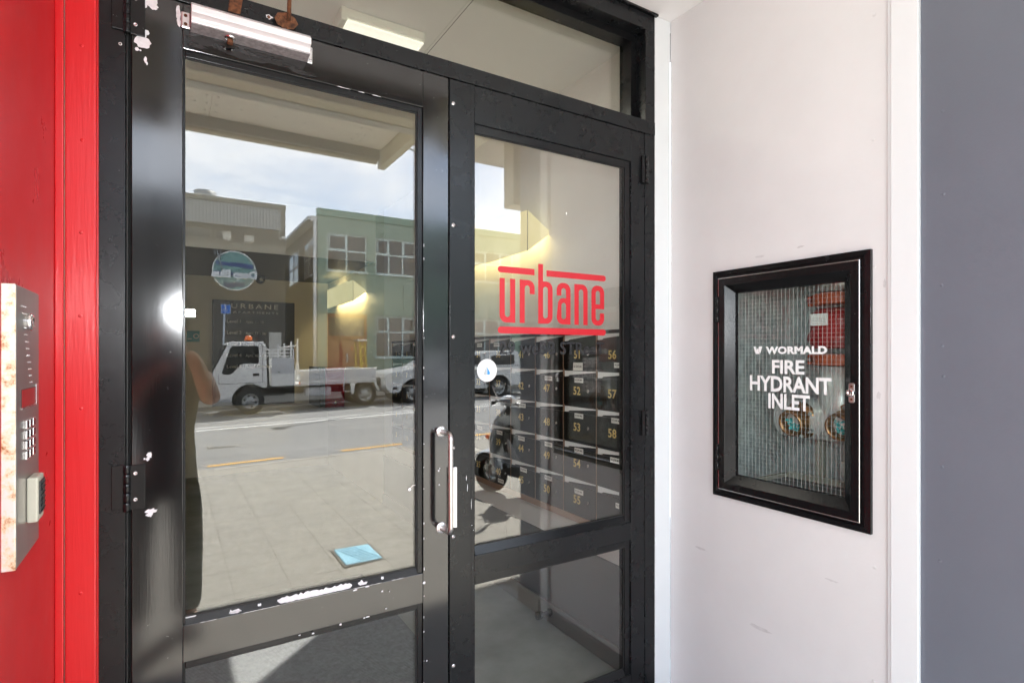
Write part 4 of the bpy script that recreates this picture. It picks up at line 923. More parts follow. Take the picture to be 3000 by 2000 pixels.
box('curtain', 'curtain', gb, 11.4, 12.0, BY0-.14, BY0-.13, 3.15, 3.80); box('curtain', 'curtain', gb, 12.55, 13.0, BY0-.14, BY0-.13, 3.15, 3.80)
mb = MB()
for i in range(7): mb.box(5.0+i*.18, 5.09+i*.18, BY0-.22, BY0-.16, 3.14, 3.3+.4*abs(math.sin(i*2.1)))
mb.build('stored_goods', 'curtain', gb)
for x in (7.94, 11.2, 14.0): box('wall_batten', 'bldg_green', gb, x-.03, x+.03, BY0+.001, BY0+.035, 1.75, 2.75, .004)
dg = box('door', 'door_brown', gb, 5.02, 6.35, BY0-.10, BY0-.06, -1.45, .52)
box('door_jamb', 'door_brown_dark', dg, 4.936, 5.019, BY0-.13, BY0-.02, -1.45, 1.484); box('door_jamb', 'door_brown_dark', dg, 6.351, 6.439, BY0-.13, BY0-.02, -1.45, 1.484)
box('door_head', 'door_brown_dark', dg, 5.02, 6.35, BY0-.13, BY0-.02, 1.36, 1.484); box('door_transom', 'door_brown_dark', dg, 5.02, 6.35, BY0-.13, BY0-.02, .525, .66)
box('fanlight', 'window_glass', dg, 5.02, 6.35, BY0-.09, BY0-.08, .662, 1.358)
box('door_joint', 'door_brown_dark', dg, 5.62, 5.635, BY0-.0598, BY0-.058, -1.45, .52)
box('lock_plate', 'steel', dg, 5.67, 5.72, BY0-.0598, BY0-.045, -.34, 0.0, .004); MB().tube([(5.70, BY0-.045, -.19), (5.70, BY0-.0, -.19), (5.82, BY0-.0, -.19)], .012, 8).build('lever', 'steel', dg)
box('door_number_plate', 'amber', dg, 5.84, 5.91, BY0-.0598, BY0-.057, .12, .28)
poly_mb(blob(-5.47, 0, .07, .5, 20, .25), [], '+Y', (0, BY0-.0595, .03), .001).build('red_paint_mark', 'paint_red_splash', dg)
# windows on the side wall of the green building (facing -X)
def side_window(y0, y1, z0, z1):
    w_ = box('side_window', 'win_white', gb, 4.56, 4.595, y0, y1, z0, z0+.06)
    mb = MB(); mb.box(4.56, 4.595, y0, y1, z1-.06, z1).box(4.56, 4.595, y0, y0+.06, z0+.06, z1-.06).box(4.56, 4.595, y1-.06, y1, z0+.06, z1-.06).box(4.561, 4.594, (y0+y1)/2-.03, (y0+y1)/2+.03, z0+.06, z1-.06).box(4.5615, 4.5935, y0+.06, y1-.06, (z0+z1)/2-.03, (z0+z1)/2+.03)
    for i in range(6): mb.box(4.57, 4.59, (y0+y1)/2+.03, y1-.06, z0+(z1-z0)*(.55+.07*i), z0+(z1-z0)*(.55+.07*i)+.02)
    mb.build('frame', 'win_white', w_); box('pane', 'window_glass', w_, 4.575, 4.58, y0+.03, y1-.03, z0+.03, z1-.03)
side_window(BY0-2.2, BY0-.5, 2.95, 4.35); side_window(BY0-5.6, BY0-3.4, 2.95, 4.35)
dp = thing('downpipe', (4.5, BY0+.05, -1.5), 'white downpipe at the corner of the green building', 'downpipe')
MB().tube([(4.49, BY0+.08, 4.92), (4.49, BY0+.08, -1.35)], .062, 14).build('pipe', 'win_white', dp)
for z in (3.9, 2.0, .9, .2): MB().lathe([(.068, 0), (.068, .05)], (4.49, BY0+.08, z), (0,0,1), 14).build('pipe_clip', 'pole_grey', dp)
for i in range(9): MB().lathe([(.0635, 0), (.0635, random.uniform(.03, .12))], (4.49, BY0+.08, .5-.17*i), (0,0,1), 14, caps=False).build('sticker_band', random.choice(['leaflet', 'sticker_grey', 'text_grey']), dp)
box('poster', 'leaflet', bb, 2.95, 3.36, BY0+.001, BY0+.006, -.1, .75)
hedge = thing('distant_building', (30, -40, -1), 'plain grey building further down the street', 'building')
wall_holes([(19.5+3*i, 21+3*i, z, z+1.4) for i in range(6) for z in (-.2, 3.0)], 18.4, 40, -1.8, 6.2, BY0-.4, 1, .2).build('wall', 'bldg_side', hedge)
for i in range(6):
    for z in (-.2, 3.0): box('window', 'window_glass', hedge, 19.45+3*i, 21.05+3*i, BY0-.62, BY0-.58, z-.05, z+1.45)
box('roof', 'bldg_cap', hedge, 18.4, 40, BY0-10, BY0-.3, 6.2, 6.35)

# ------------------------------------------------------------------ vehicles
def wheel(parent, c, r, width, rim_r, spokes, ax=(0,1,0), rimmat='rim'):
    """outer face towards +ax"""
    t = MB().lathe([(rim_r, -width), (r*.94, -width), (r, -width*.85), (r, -width*.15), (r*.94, 0), (rim_r*1.05, .0), (rim_r, -.01), (rim_r, -.03)], c, ax, 36, caps=False).build('tyre', 'tyre', parent)
    rm = MB().lathe([(rim_r, -.03), (rim_r*.97, -.005), (rim_r*.90, -.012), (rim_r*.86, -.045), (rim_r*.5, -.04), (rim_r*.40, -.01), (rim_r*.30, .004), (0, .004)], c, ax, 32, caps=False).build('rim', rimmat, t)
    a = Vector(ax); u = a.orthogonal().normalized(); w_ = a.cross(u); C = Vector(c)
    mb = MB()
    for k in range(spokes):
        an = 2*PI*k/spokes; d_ = u*math.cos(an)+w_*math.sin(an); mb.lathe([(rim_r*.14, -.0435), (rim_r*.13, -.037), (0, -.037)], C+d_*rim_r*.68, ax, 10)
    mb.build('rim_hole', 'underbody', t)
    return t
ty = -12.85
tz = lambda x: road_z(x, ty)
tk = thing('tray_truck', (3, ty-1, tz(3)), 'white flat tray truck with orange beacon parked across the street', 'truck')
ca = (1.79, -1.262)
prof = [(.865,-.92),(.875,-.56),(1.255,.235),(1.34,.305),(2.085,.31),(2.165,.20),(2.195,-.74),(2.19,-.90)]+arc(ca[0], ca[1], .455, 48, 178, 12)+[(1.30,-1.19),(.98,-1.205),(.91,-1.14)]
MB().prism(prof, (0, ty, 0), (1,0,0), (0,0,1), (0,-1,0), 1.70).build('cab', 'vehicle_white', tk, .03, 3)
def tpan(name, pts, m, par, lift=.004, th=.006, bev=.0):
    return MB().prism(pts, (0, ty+lift, 0), (1,0,0), (0,0,1), (0,-1,0), th).build(name, m, par, bev)
tpan('side_window', [(1.115,-.50),(1.31,.135),(1.36,.19),(1.96,.20),(1.985,.17),(1.99,-.23),(1.96,-.262),(1.64,-.27),(1.56,-.285),(1.36,-.515),(1.28,-.55),(1.15,-.545)], 'vehicle_glass', tk, .005)
mb = MB()
for a_, b_ in (((2.075,.26),(2.085,-.77)), ((1.045,-.55),(1.045,-.79)), ((1.045,-.79),(2.085,-.77))): mb.tube([(a_[0], ty+.002, a_[1]), (b_[0], ty+.002, b_[1])], .007, 4, False)
mb.build('door_seam', 'underbody', tk)
box('door_handle', 'dark_plastic', tk, 1.84, 2.0, ty, ty+.012, -.595, -.525, .006)
MB().add([(.858,ty-.05,-.55),(.858,ty-1.65,-.55),(1.225,ty-1.62,.215),(1.225,ty-.08,.215),(.868,ty-.05,-.555),(.868,ty-1.65,-.555),(1.235,ty-1.62,.21),(1.235,ty-.08,.21)], [(0,1,2,3),(4,7,6,5),(0,4,5,1),(3,2,6,7),(0,3,7,4),(1,5,6,2)]).build('windscreen', 'vehicle_glass', tk)
MB().tube([(.80, ty+.06, -.50), (.92, ty+.02, -.30)], .016, 8).build('mirror_arm', 'dark_plastic', tk)
MB().sphere((.86, ty+.10, -.15), .10, 14, 10, (.5, .7, 1.6)).build('mirror', 'dark_plastic', tk)
MB().tube([(.86, ty+.08, -.32), (1.02, ty+.01, -.02), (1.15, ty, .12)], .012, 6).build('mirror_bar', 'dark_plastic', tk)
box('indicator_lamp', 'amber', tk, .90, 1.0, ty-.002, ty+.008, -1.0, -.83, .004)
box('bumper', 'vehicle_panel', tk, .84, 1.35, ty-1.68, ty-.02, -1.26, -1.14, .02)
bc_ = MB().lathe([(.10, 0), (.10, .03), (.085, .10), (.05, .135), (0, .14)], (1.80, ty-.55, .345), (0,0,1), 20).build('beacon', 'amber', tk)
box('beacon_base', 'dark_plastic', tk, 1.70, 1.90, ty-.65, ty-.45, .312, .3448, .004)
MB().prism([(1.94,.30),(2.09,.30),(2.04,.56),(1.99,.58)], (0, ty-.10, 0), (1,0,0), (0,0,1), (0,-1,0), .10).build('snorkel', 'dark_plastic', tk, .01)
box('toolbox', 'vehicle_panel', tk, 2.305, 2.885, ty-.50, ty-.02, -.55, -.12, .01)
box('toolbox_lower', 'vehicle_white', tk, 2.315, 2.90, ty-.50, ty-.022, -.88, -.552, .01)
MB().lathe([(.025, 0), (.022, .012), (0, .012)], (2.49, ty-.02, -.50), (0,1,0), 12).build('toolbox_lock', 'dark_plastic', tk)
mb = MB()
for z in (.10, .0, -.09): mb.tube([(2.25, ty-.04, z), (2.86, ty-.04, z+.02)], .012, 5).tube([(2.25, ty-1.5, z), (2.86, ty-1.5, z+.02)], .012, 5)
for i in range(10): mb.tube([(2.26+i*.066, ty-.04, .11), (2.26+i*.066, ty-.04, -.12)], .006, 4)
for x in (2.25, 2.86): mb.tube([(x, ty-.04, .11), (x, ty-1.5, .11)], .014, 5).tube([(x, ty-.04, .11), (x, ty-.04, -.15)], .016, 5)
mb.build('cage', 'vehicle_white', tk)
mb = MB()
for x, z, y in ((2.97, .40, -.06), (2.88, .34, -.5), (2.78, .28, -1.0), (2.69, .25, -1.5)): mb.box(x-.02, x+.02, ty+y-.02, ty+y+.02, -.5, z)
mb.tube([(2.97, ty-.06, .22), (2.69, ty-1.5, .16)], .02, 6).box(2.93, 3.01, ty-.10, ty-.02, -.6, -.28)
mb.build('headboard', 'vehicle_white', tk)
def sl_tray(x): return .032*(x-3.0)
tr_ = MB().prism([(3.0,-.84),(3.0,-.50),(5.17,-.43),(5.17,-.775)], (0, ty, 0), (1,0,0), (0,0,1), (0,-1,0), .045).build('side_board', 'vehicle_white', tk, .008)
MB().prism([(3.05,-.72),(3.05,-.56),(5.12,-.49),(5.12,-.65)], (0, ty+.004, 0), (1,0,0), (0,0,1), (0,-1,0), .004).build('board_panel', 'alloy_side', tk)
MB().tube([(3.0, ty+.004, -.50), (5.18, ty+.004, -.43)], .022, 8).build('top_rail', 'vehicle_white', tk)
MB().tube([(3.0, ty+.004, -.745), (5.17, ty+.004, -.68)], .012, 6).build('board_rib', 'vehicle_panel', tk)
MB().prism([(3.0,-.84),(3.0,-.50),(5.17,-.43),(5.17,-.775)], (0, ty-1.70, 0), (1,0,0), (0,0,1), (0,-1,0), .045).build('side_board', 'vehicle_white', tk, .008)
MB().prism([(2.95,-.90),(2.95,-.84),(5.17,-.775),(5.17,-.835)], (0, ty-.01, 0), (1,0,0), (0,0,1), (0,-1,0), 1.72).build('deck', 'vehicle_panel', tk)
box('side_marker', 'amber', tk, 2.995, 3.03, ty+.001, ty+.012, -.86, -.77, .003)
for x in (3.7, 4.2, 4.9): box('board_latch', 'vehicle_white', tk, x, x+.05, ty+.006, ty+.02, -.86+sl_tray(x), -.74+sl_tray(x), .004)
box('chassis_rail', 'underbody', tk, 1.2, 5.1, ty-1.15, ty-1.05, -1.12, -.95); box('chassis_rail', 'underbody', tk, 1.2, 5.1, ty-.65, ty-.55, -1.12, -.95)
box('fuel_tank', 'vehicle_panel', tk, 3.2, 3.9, ty-.50, ty-.12, -1.2, -.93, .05)
MB().prism([(4.40,-.84),(4.56,-.83),(4.50,-1.17),(4.44,-1.17)], (0, ty-.02, 0), (1,0,0), (0,0,1), (0,-1,0), .03).build('guard_stay', 'vehicle_white', tk)
MB().tube([(4.22, ty-.02, -.84), (4.22, ty-.02, -1.09), (4.44, ty-.02, -1.08)], .014, 6).build('step_frame', 'vehicle_white', tk)
MB().prism([(5.10,-.78),(5.17,-.78),(5.19,-.92),(5.28,-1.06),(5.24,-1.10),(5.14,-.95)], (0, ty-.02, 0), (1,0,0), (0,0,1), (0,-1,0), .4).build('mudguard', 'vehicle_white', tk)
wheel(tk, (ca[0], ty-.04, ca[1]), .345, .20, .205, 6); wheel(tk, (4.87, ty-.10, -1.195), .335, .36, .205, 6)
wheel(tk, (ca[0], ty-1.66, ca[1]), .345, .20, .205, 6, (0,-1,0)); wheel(tk, (4.87, ty-1.6, -1.195), .335, .36, .205, 6, (0,-1,0))
ld_ = thing('step_ladder', (4.95, ty-.9, -.8), 'yellow folding ladder standing in the truck tray', 'ladder')
mb = MB()
for xa, xb, yy in ((4.82, 4.86, -.5), (4.96, 5.06, -.5), (4.80, 4.84, -.9), (4.94, 5.04, -.9)): mb.tube([(xb, ty+yy, -.78), (xa, ty+yy, .37)], .028, 6)
for i in range(4): mb.tube([(4.97+.02*i, ty-.5, .2-.25*i), (4.95+.02*i, ty-.9, .2-.25*i)], .02, 6)
mb.build('stile_and_rung', 'ladder_yellow', ld_)
box('top_cap', 'steel', ld_, 4.74, 5.02, ty-.95, ty-.45, .365, .42, .01)
# --- utility vehicle with canopy
uy = -12.55
ut = thing('utility_vehicle', (7.6, uy-.9, road_z(7.6, uy)), 'silver utility vehicle with a canopy parked behind the truck', 'car')
fw, rw2 = (6.22, -1.175), (9.20, -1.120)
prof = [(5.33,-.70),(5.42,-.60),(5.55,-.555),(6.30,-.455),(6.60,-.40),(7.25,-.02),(7.45,.03),(8.55,.015),(8.66,.03),(8.75,.065),(9.80,.10),(9.92,.05),(10.0,-.38),(10.32,-.40),(10.36,-.70),(10.40,-.95),(10.36,-1.02)]+[(9.62,-1.05)]+arc(rw2[0], rw2[1], .42, 10, 170, 10)+[(8.70,-1.12),(6.72,-1.16)]+arc(fw[0], fw[1], .42, 10, 170, 10)+[(5.75,-1.16),(5.48,-1.16),(5.36,-1.0)]
MB().prism(prof, (0, uy, 0), (1,0,0), (0,0,1), (0,-1,0), 1.78).build('body', 'ute_silver', ut, .05, 3)
def upan(name, pts, m, lift=.005): return MB().prism(pts, (0, uy+lift, 0), (1,0,0), (0,0,1), (0,-1,0), .006).build(name, m, ut)
upan('canopy_window', [(8.89,-.08),(9.72,-.03),(9.76,-.06),(9.77,-.33),(9.72,-.36),(8.92,-.385),(8.87,-.35)], 'vehicle_glass')
upan('side_window', [(7.75,-.05),(8.40,-.06),(8.48,-.10),(8.50,-.36),(7.75,-.38)], 'vehicle_glass'); upan('side_window', [(6.95,-.36),(7.32,-.08),(7.66,-.05),(7.66,-.38)], 'vehicle_glass')
mb = MB()
for a_, b_ in (((8.62,.0),(8.62,-1.05)), ((7.70,-.02),(7.70,-1.08)), ((6.78,-.45),(6.74,-1.08)), ((8.64,-.42),(10.0,-.40))): mb.tube([(a_[0], uy+.002, a_[1]), (b_[0], uy+.002, b_[1])], .007, 4, False)
mb.build('door_seam', 'underbody', ut)
upan('headlamp', [(5.50,-.66),(5.60,-.63),(5.87,-.68),(5.90,-.75),(5.60,-.80),(5.52,-.78)], 'lamp_glass')
box('grille', 'dark_plastic', ut, 5.325, 5.36, uy-1.35, uy-.43, -.95, -.72, .01); upan('fog_lamp', [(5.55,-1.0),(5.70,-.98),(5.70,-1.06),(5.56,-1.07)], 'dark_plastic')
box('door_handle', 'chrome', ut, 8.30, 8.48, uy, uy+.02, -.52, -.48, .006); box('door_handle', 'chrome', ut, 7.40, 7.58, uy, uy+.02, -.52, -.48, .006)
box('side_step', 'dark_plastic', ut, 6.8, 8.6, uy-.1, uy+.05, -1.23, -1.18, .01); box('rear_bumper', 'chrome', ut, 10.3, 10.46, uy-1.75, uy-.05, -1.05, -.90, .02)
MB().sphere((6.95, uy+.12, -.33), .09, 12, 8, (.6, .8, .7)).build('mirror', 'ute_silver', ut)
wheel(ut, (*fw[:1], uy-.03, fw[1]), .345, .22, .225, 6); wheel(ut, (rw2[0], uy-.03, rw2[1]), .345, .22, .225, 6)
wheel(ut, (fw[0], uy-1.75, fw[1]), .345, .22, .225, 6, (0,-1,0)); wheel(ut, (rw2[0], uy-1.75, rw2[1]), .345, .22, .225, 6, (0,-1,0))
# --- parking sign
ps = thing('parking_sign', (1.36, -15.6, -1.45), 'blue parking sign on a grey pole behind the truck', 'sign')
kk = (15.6+3.23)/(18.0+3.23)
MB().tube([(1.30, -15.6, -1.4), (1.385, -15.6, 1.48)], .030, 10).build('pole', 'pole_grey', ps)
pn = box('plate', 'sign_blue', ps, 1.275, 1.54, -15.57, -15.565, 1.20, 1.47, .002)
poly_mb([(-.128,-.130),(.128,-.130),(.128,.130),(-.128,.130)], [[(-.120,-.122),(.120,-.122),(.120,.122),(-.120,.122)]], '+Y', (1.4075, -15.565, 1.335), .001).build('border', 'win_white', pn)
mb = MB()
poly_mb(arc(0,0,.020,0,330,11), [], '+Y', (1.40, -15.565, 1.415), .0012, mb)
poly_mb([(-.012,.055),(.012,.055),(.014,.0),(.05,-.0),(.075,-.06),(.06,-.066),(.042,-.018),(-.010,-.02)], [], '+Y', (1.40, -15.565, 1.335), .0012, mb)
poly_mb(arc(0,0,.055,100,320,14)+arc(0,0,.042,320,100,14), [], '+Y', (1.40, -15.565, 1.305), .0013, mb)
mb.build('wheelchair_symbol', 'win_white', pn)
# --- street lamp beside the far kerb (casts the shadow on the road)
sp_ = thing('street_lamp', (9.0, -16.2, -1.4), 'grey street lamp pole on the far footpath', 'street lamp')
MB().tube([(9.0, -16.2, -1.4), (9.0, -16.2, 6.4), (8.6, -15.9, 7.0), (6.2, -14.7, 7.2)], [.07, .05, .045, .04], 10).build('pole', 'pole_grey', sp_)
MB().sphere((6.0, -14.5, 7.18), .16, 12, 8, (1, 1.8, .5)).build('lamp_head', 'pole_grey', sp_)
# --- scooter on the near footpath
sct = thing('scooter', (2.94, -1.20, foot_z(2.94)), 'blue grey motor scooter parked on the footpath by the entrance', 'scooter')
B = Vector((2.94, -1.20, foot_z(2.94))); fwd = Vector((-.28, -.96, 0)).normalized(); lat = Vector((-fwd.y, fwd.x, 0)); up = Vector((0,0,1))
def P(f, l, u): return B+fwd*f+lat*l+up*u
def loft(parent, name, m, rows, smooth=True, bevel=0):
    mb = MB(); n = len(rows[0]); vs = [P(*p) for r_ in rows for p in r_]
    mb.add(vs, [(i*n+j, i*n+j+1, (i+1)*n+j+1, (i+1)*n+j) for i in range(len(rows)-1) for j in range(n-1)], smooth); o = mb.build(name, m, parent)
    sd_ = o.modifiers.new('solid', 'SOLIDIFY'); sd_.thickness = .02; ss = o.modifiers.new('sub', 'SUBSURF'); ss.levels = 2; ss.render_levels = 2; return o
rows = []
for u, wd, f in ((.22, .17, .36), (.36, .23, .41), (.58, .265, .40), (.76, .24, .36), (.88, .13, .33)):
    rows.append([(f-.10, -wd, u), (f-.03, -wd*.75, u), (f+.01, 0, u), (f-.03, wd*.75, u), (f-.10, wd, u)])
loft(sct, 'leg_shield', 'scooter_blue', rows)
for s_ in (1, -1): MB().tube([P(.36-.10, .17*s_, .22), P(.41-.10, .23*s_, .36), P(.40-.10, .265*s_, .58), P(.36-.10, .24*s_, .76), P(.33-.10, .13*s_, .88), P(.33-.02, .05*s_, .905)], .013, 8).build('shield_trim', 'ute_silver', sct)
rows = []
for u, wd, f in ((.42, .04, .345), (.52, .085, .35), (.63, .09, .34), (.70, .05, .32)):
    rows.append([(f-.04, -wd, u), (f+.0, -wd*.6, u), (f+.01, 0, u), (f+.0, wd*.6, u), (f-.04, wd, u)])
loft(sct, 'glove_box', 'scooter_black', rows)
loft(sct, 'tunnel_panel', 'vehicle_panel', [[(.33, -.02, .56), (.335, .02, .57)], [(.26, -.07, .42), (.27, .05, .43)], [(.16, -.10, .31), (.17, .06, .32)]])
MB().tube([P(.33, 0, .80), P(.30, 0, .92)], .035, 10).build('steering_column', 'scooter_black', sct)
MB().sphere(P(.31, 0, .93), .085, 16, 10, (1.0, 1.0, .75)).build('headset_cowl', 'scooter_blue', sct)
for s in (1, -1):
    MB().tube([P(.30, .03*s, .93), P(.27, .20*s, .955), P(.235, .24*s, .95)], .012, 8).build('handlebar', 'chrome', sct)
    MB().tube([P(.26, .21*s, .955), P(.20, .33*s, .94)], .017, 10).build('grip', 'scooter_black', sct)
    MB().tube([P(.29, .19*s, .945), P(.285, .24*s, .92), P(.23, .35*s, .905)], .006, 8).build('brake_lever', 'chrome', sct)
    MB().tube([P(.29, .16*s, .96), P(.30, .23*s, 1.09)], .006, 6).build('mirror_stem', 'chrome', sct)
    MB().sphere(P(.30, .26*s, 1.13), .05, 12, 8, (1, .5, .7)).build('mirror', 'scooter_black', sct)
    MB().tube([P(.36, .20*s, .60), P(.36, .245*s, .60)], .022, 10).build('indicator', 'amber', sct)
loft(sct, 'floorboard', 'scooter_black', [[(.34, -.15, .27), (.34, 0, .28), (.34, .15, .27)], [(.10, -.17, .24), (.10, 0, .25), (.10, .17, .24)], [(-.16, -.15, .26), (-.16, 0, .28), (-.16, .15, .26)]])
rows = []
for f, wd, zb, zt in ((-.10, .10, .30, .60), (-.22, .16, .30, .68), (-.48, .19, .36, .70), (-.75, .13, .50, .70), (-.90, .04, .60, .68)):
    rows.append([(f, -wd*.6, zb), (f, -wd, (zb+zt)/2), (f, -wd*.7, zt), (f, 0, zt+.01), (f, wd*.7, zt), (f, wd, (zb+zt)/2), (f, wd*.6, zb)])
loft(sct, 'rear_body', 'scooter_blue', rows)
rows = []
for f, wd, z in ((-.12, .09, .70), (-.30, .14, .735), (-.55, .14, .75), (-.82, .09, .76)): rows.append([(f, -wd, z), (f, -wd*.5, z+.045), (f, wd*.5, z+.045), (f, wd, z)])
loft(sct, 'seat', 'scooter_black', rows)
for f, r_ in ((.55, .21), (-.62, .21)): wheel(sct, P(f, .045, r_), r_, .09, .13, 5, tuple(lat))
MB().tube([P(.36, 0, .55), P(.50, .07, .35), P(.55, .07, .21)], .022, 8).build('fork', 'scooter_black', sct)
rows = []
for a_ in (25, 60, 100, 140): q = R(a_); rows.append([(.55+.245*math.cos(q), -.07, .21+.22*math.sin(q)), (.55+.26*math.cos(q), 0, .21+.25*math.sin(q)), (.55+.245*math.cos(q), .07, .21+.22*math.sin(q))])
loft(sct, 'front_mudguard', 'scooter_blue', rows)
MB().tube([P(-.42, -.13, .26), P(-.85, -.14, .30)], [.05, .06], 12).build('exhaust', 'scooter_black', sct)
box('number_plate', 'leaflet', sct, P(-.9,0,0).x-.08, P(-.9,0,0).x+.08, P(-.93,0,0).y-.004, P(-.93,0,0).y+.004, B.z+.48, B.z+.60)
MB().tube([P(-.25, .05, .22), P(-.38, .20, .01)], .012, 6).build('side_stand', 'scooter_black', sct)

# ================================================================== photographer reflected in the glass
pz = foot_z(-.05)
pe = thing('person', (-.06, -.28, pz), 'person in dark clothes holding a camera up, mirrored in the left pane', 'person')
def skin(name, m, verts, edges, parent, rootv=0, sub=2):
    me = bpy.data.meshes.new(name); o0 = origin(parent); me.from_pydata([Vector(v[0])-o0 for v in verts], edges, []); me.materials.append(M[m])
    o = bpy.data.objects.new(name, me); col.objects.link(o); o.parent = parent
    sk = o.modifiers.new('skin', 'SKIN'); sk.use_smooth_shade = True
    lay = me.skin_vertices[0].data if me.skin_vertices else None
    if lay is None:
        bm = bmesh.new(); bm.from_mesh(me); bm.verts.layers.skin.verify(); bm.to_mesh(me); bm.free(); lay = me.skin_vertices[0].data
    for i, v in enumerate(verts):
        r_ = v[1]; lay[i].radius = r_ if isinstance(r_, tuple) else (r_, r_); lay[i].use_root = (i == rootv)
    s_ = o.modifiers.new('sub', 'SUBSURF'); s_.levels = sub; s_.render_levels = sub
    return o
cx_, cy_ = -.035, -.30
J = dict(pel=(cx_, cy_, -.60), wst=(cx_, cy_, -.42), chs=(cx_, cy_+.0, -.22), nek=(cx_, cy_+.01, -.02), hd0=(cx_+.02, cy_+.05, .08), hd1=(cx_+.02, cy_+.05, .20),
  rs=(cx_+.17, cy_, -.08), re=(.192, -.16, -.262), rwr=(.105, -.105, -.03), rh=(.070, -.095, .01),
  ls=(cx_-.17, cy_, -.08), le=(-.20, -.12, -.27), lwr=(-.055, -.06, -.07), lh=(-.02, -.05, -.055),
  rhp=(cx_+.09, cy_, -.64), rkn=(cx_+.115, cy_+.03, -1.02), ran=(cx_+.115, cy_-.01, pz+.09), rft=(cx_+.14, cy_+.13, pz+.04),
  lhp=(cx_-.09, cy_, -.64), lkn=(cx_-.12, cy_+.03, -1.02), lan=(cx_-.13, cy_-.01, pz+.09), lft=(cx_-.15, cy_+.13, pz+.04))
V = [('pel',(.13,.10)),('wst',(.12,.09)),('chs',(.14,.10)),('nek',.055),('hd0',(.075,.085)),('hd1',(.07,.085)),('rs',.058),('re',.052),('rwr',.036),('rh',(.022,.035)),('ls',.058),('le',.044),('lwr',.030),('lh',(.022,.035)),('rhp',.082),('rkn',.058),('ran',.040),('rft',.036),('lhp',.082),('lkn',.058),('lan',.040),('lft',.036)]
ix = {n: i for i, (n, _) in enumerate(V)}
Ed = [('pel','wst'),('wst','chs'),('chs','nek'),('nek','hd0'),('hd0','hd1'),('chs','rs'),('rs','re'),('re','rwr'),('rwr','rh'),('chs','ls'),('ls','le'),('le','lwr'),('lwr','lh'),('pel','rhp'),('rhp','rkn'),('rkn','ran'),('ran','rft'),('pel','lhp'),('lhp','lkn'),('lkn','lan'),('lan','lft')]
body = skin('body', 'skin', [(J[n], r_) for n, r_ in V], [(ix[a], ix[b]) for a, b in Ed], pe)
def lerp(a, b, t): return tuple(Vector(a).lerp(Vector(b), t))
skin('shirt', 'shirt', [(J['pel'],(.165,.125)),(J['wst'],(.150,.115)),(J['chs'],(.165,.120)),(lerp(J['chs'],J['nek'],.75),.075),(J['rs'],.080),(lerp(J['rs'],J['re'],.45),.070),(J['ls'],.080),(lerp(J['ls'],J['le'],.62),.064),(lerp(J['pel'],J['rhp'],.3)[:2]+(-.68,),(.15,.12))], [(0,1),(1,2),(2,3),(2,4),(4,5),(2,6),(6,7),(0,8)], pe)
skin('trousers', 'trousers', [((cx_,cy_,-.56),(.145,.115)),((cx_,cy_,-.66),(.15,.12)),(J['rhp'],.098),(J['rkn'],.078),((J['ran'][0],J['ran'][1],pz+.06),.072),(J['lhp'],.098),(J['lkn'],.078),((J['lan'][0],J['lan'][1],pz+.06),.072)], [(0,1),(1,2),(2,3),(3,4),(1,5),(5,6),(6,7)], pe)
for s, n in ((1, 'r'), (-1, 'l')):
    a = Vector(J[n+'an']); f = Vector(J[n+'ft'])
    skin('shoe', 'shoe', [((a.x, a.y-.03, pz+.045), .046), ((a.x, a.y+.06, pz+.045), .047), ((f.x, f.y+.01, pz+.038), .042), ((f.x+.004*s, f.y+.06, pz+.032), .032)], [(0,1),(1,2),(2,3)], pe)
skin('hair', 'hair', [((cx_+.02, cy_+.02, .12), .085), ((cx_+.02, cy_+.035, .21), .082), ((cx_+.02, cy_+.07, .245), .06)], [(0,1),(1,2)], pe)
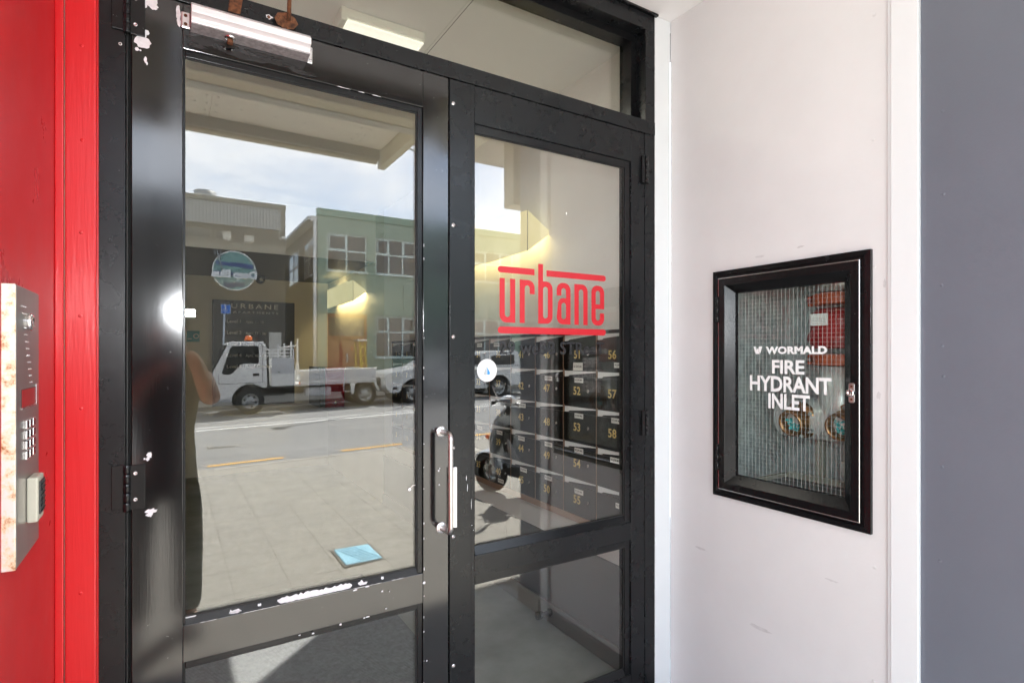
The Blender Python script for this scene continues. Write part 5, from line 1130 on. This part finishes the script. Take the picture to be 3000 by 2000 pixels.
for s, n in ((1, 'r'), (-1, 'l')):
    h0 = Vector(J[n+'h'])
    for k_ in range(4):
        z = h0.z+.022-.016*k_; L_ = (.060, .068, .064, .052)[k_]
        skin('finger', 'skin', [((h0.x, h0.y+.005, z), .0095), ((h0.x-.012*s, h0.y+.035, z), .0088), ((h0.x-.030*s, h0.y+.045, z), .0082), ((h0.x-.03*s-(L_-.045)*s, h0.y+.040, z), .0075)], [(0,1),(1,2),(2,3)], pe, sub=1)
    skin('thumb', 'skin', [((h0.x-.004*s, h0.y-.02, h0.z-.01), .011), ((h0.x-.025*s, h0.y-.03, h0.z+.0), .0100), ((h0.x-.045*s, h0.y-.028, h0.z+.012), .009)], [(0,1),(1,2)], pe, sub=1)
hd_ = Vector(J['hd0'])
MB().sphere((hd_.x, hd_.y+.095, hd_.z+.02), .016, 10, 8, (.8, 1.1, 1.4)).build('nose', 'skin', pe)
for s in (1, -1):
    MB().sphere((hd_.x+.03*s, hd_.y+.076, hd_.z+.05), .011, 10, 8, (1.2, .7, .8)).build('eye', 'win_white', pe)
    MB().sphere((hd_.x+.078*s, hd_.y, hd_.z+.03), .02, 10, 8, (.5, .8, 1.5)).build('ear', 'skin', pe)
MB().sphere((hd_.x, hd_.y+.082, hd_.z-.03), .016, 10, 6, (1.5, .5, .4)).build('mouth', 'coupling_orange', pe)
cm = thing('camera_with_flash', (0, -.1, -.05), 'black camera with lit flash unit held by the person', 'camera')
box('camera_body', 'camera_black', cm, -.065, .055, -.135, -.075, -.045, .045, .012)
MB().lathe([(.034, 0), (.036, .004), (.036, .045), (.033, .048), (.024, .046), (0, .035)], (0, -.075, -.004), (0,1,0), 28).build('lens', 'camera_black', cm)
box('prism_hump', 'camera_black', cm, -.028, .028, -.130, -.080, .0455, .065, .008)
MB().tube([(0, -.105, .065), (.03, -.105, .11), (.072, -.105, .165)], .016, 10).build('flash_foot', 'camera_black', cm)
box('flash_head', 'camera_black', cm, .036, .110, -.14, -.058, .183, .229, .006)
box('flash_window', 'flash_lit', cm, .041, .105, -.0575, -.0555, .188, .224, .002)
fa = bpy.data.lights.new('flash_light', 'AREA'); fa.shape = 'RECTANGLE'; fa.size = .062; fa.size_y = .034; fa.energy = 2.2; fa.color = (.93, .97, 1); fa.spread = R(170)
fo = bpy.data.objects.new('flash_light', fa); col.objects.link(fo); fo.parent = cm; fo.location = Vector((.073, -.053, .206))-cm.location; fo.rotation_euler = (R(90), 0, R(-25))
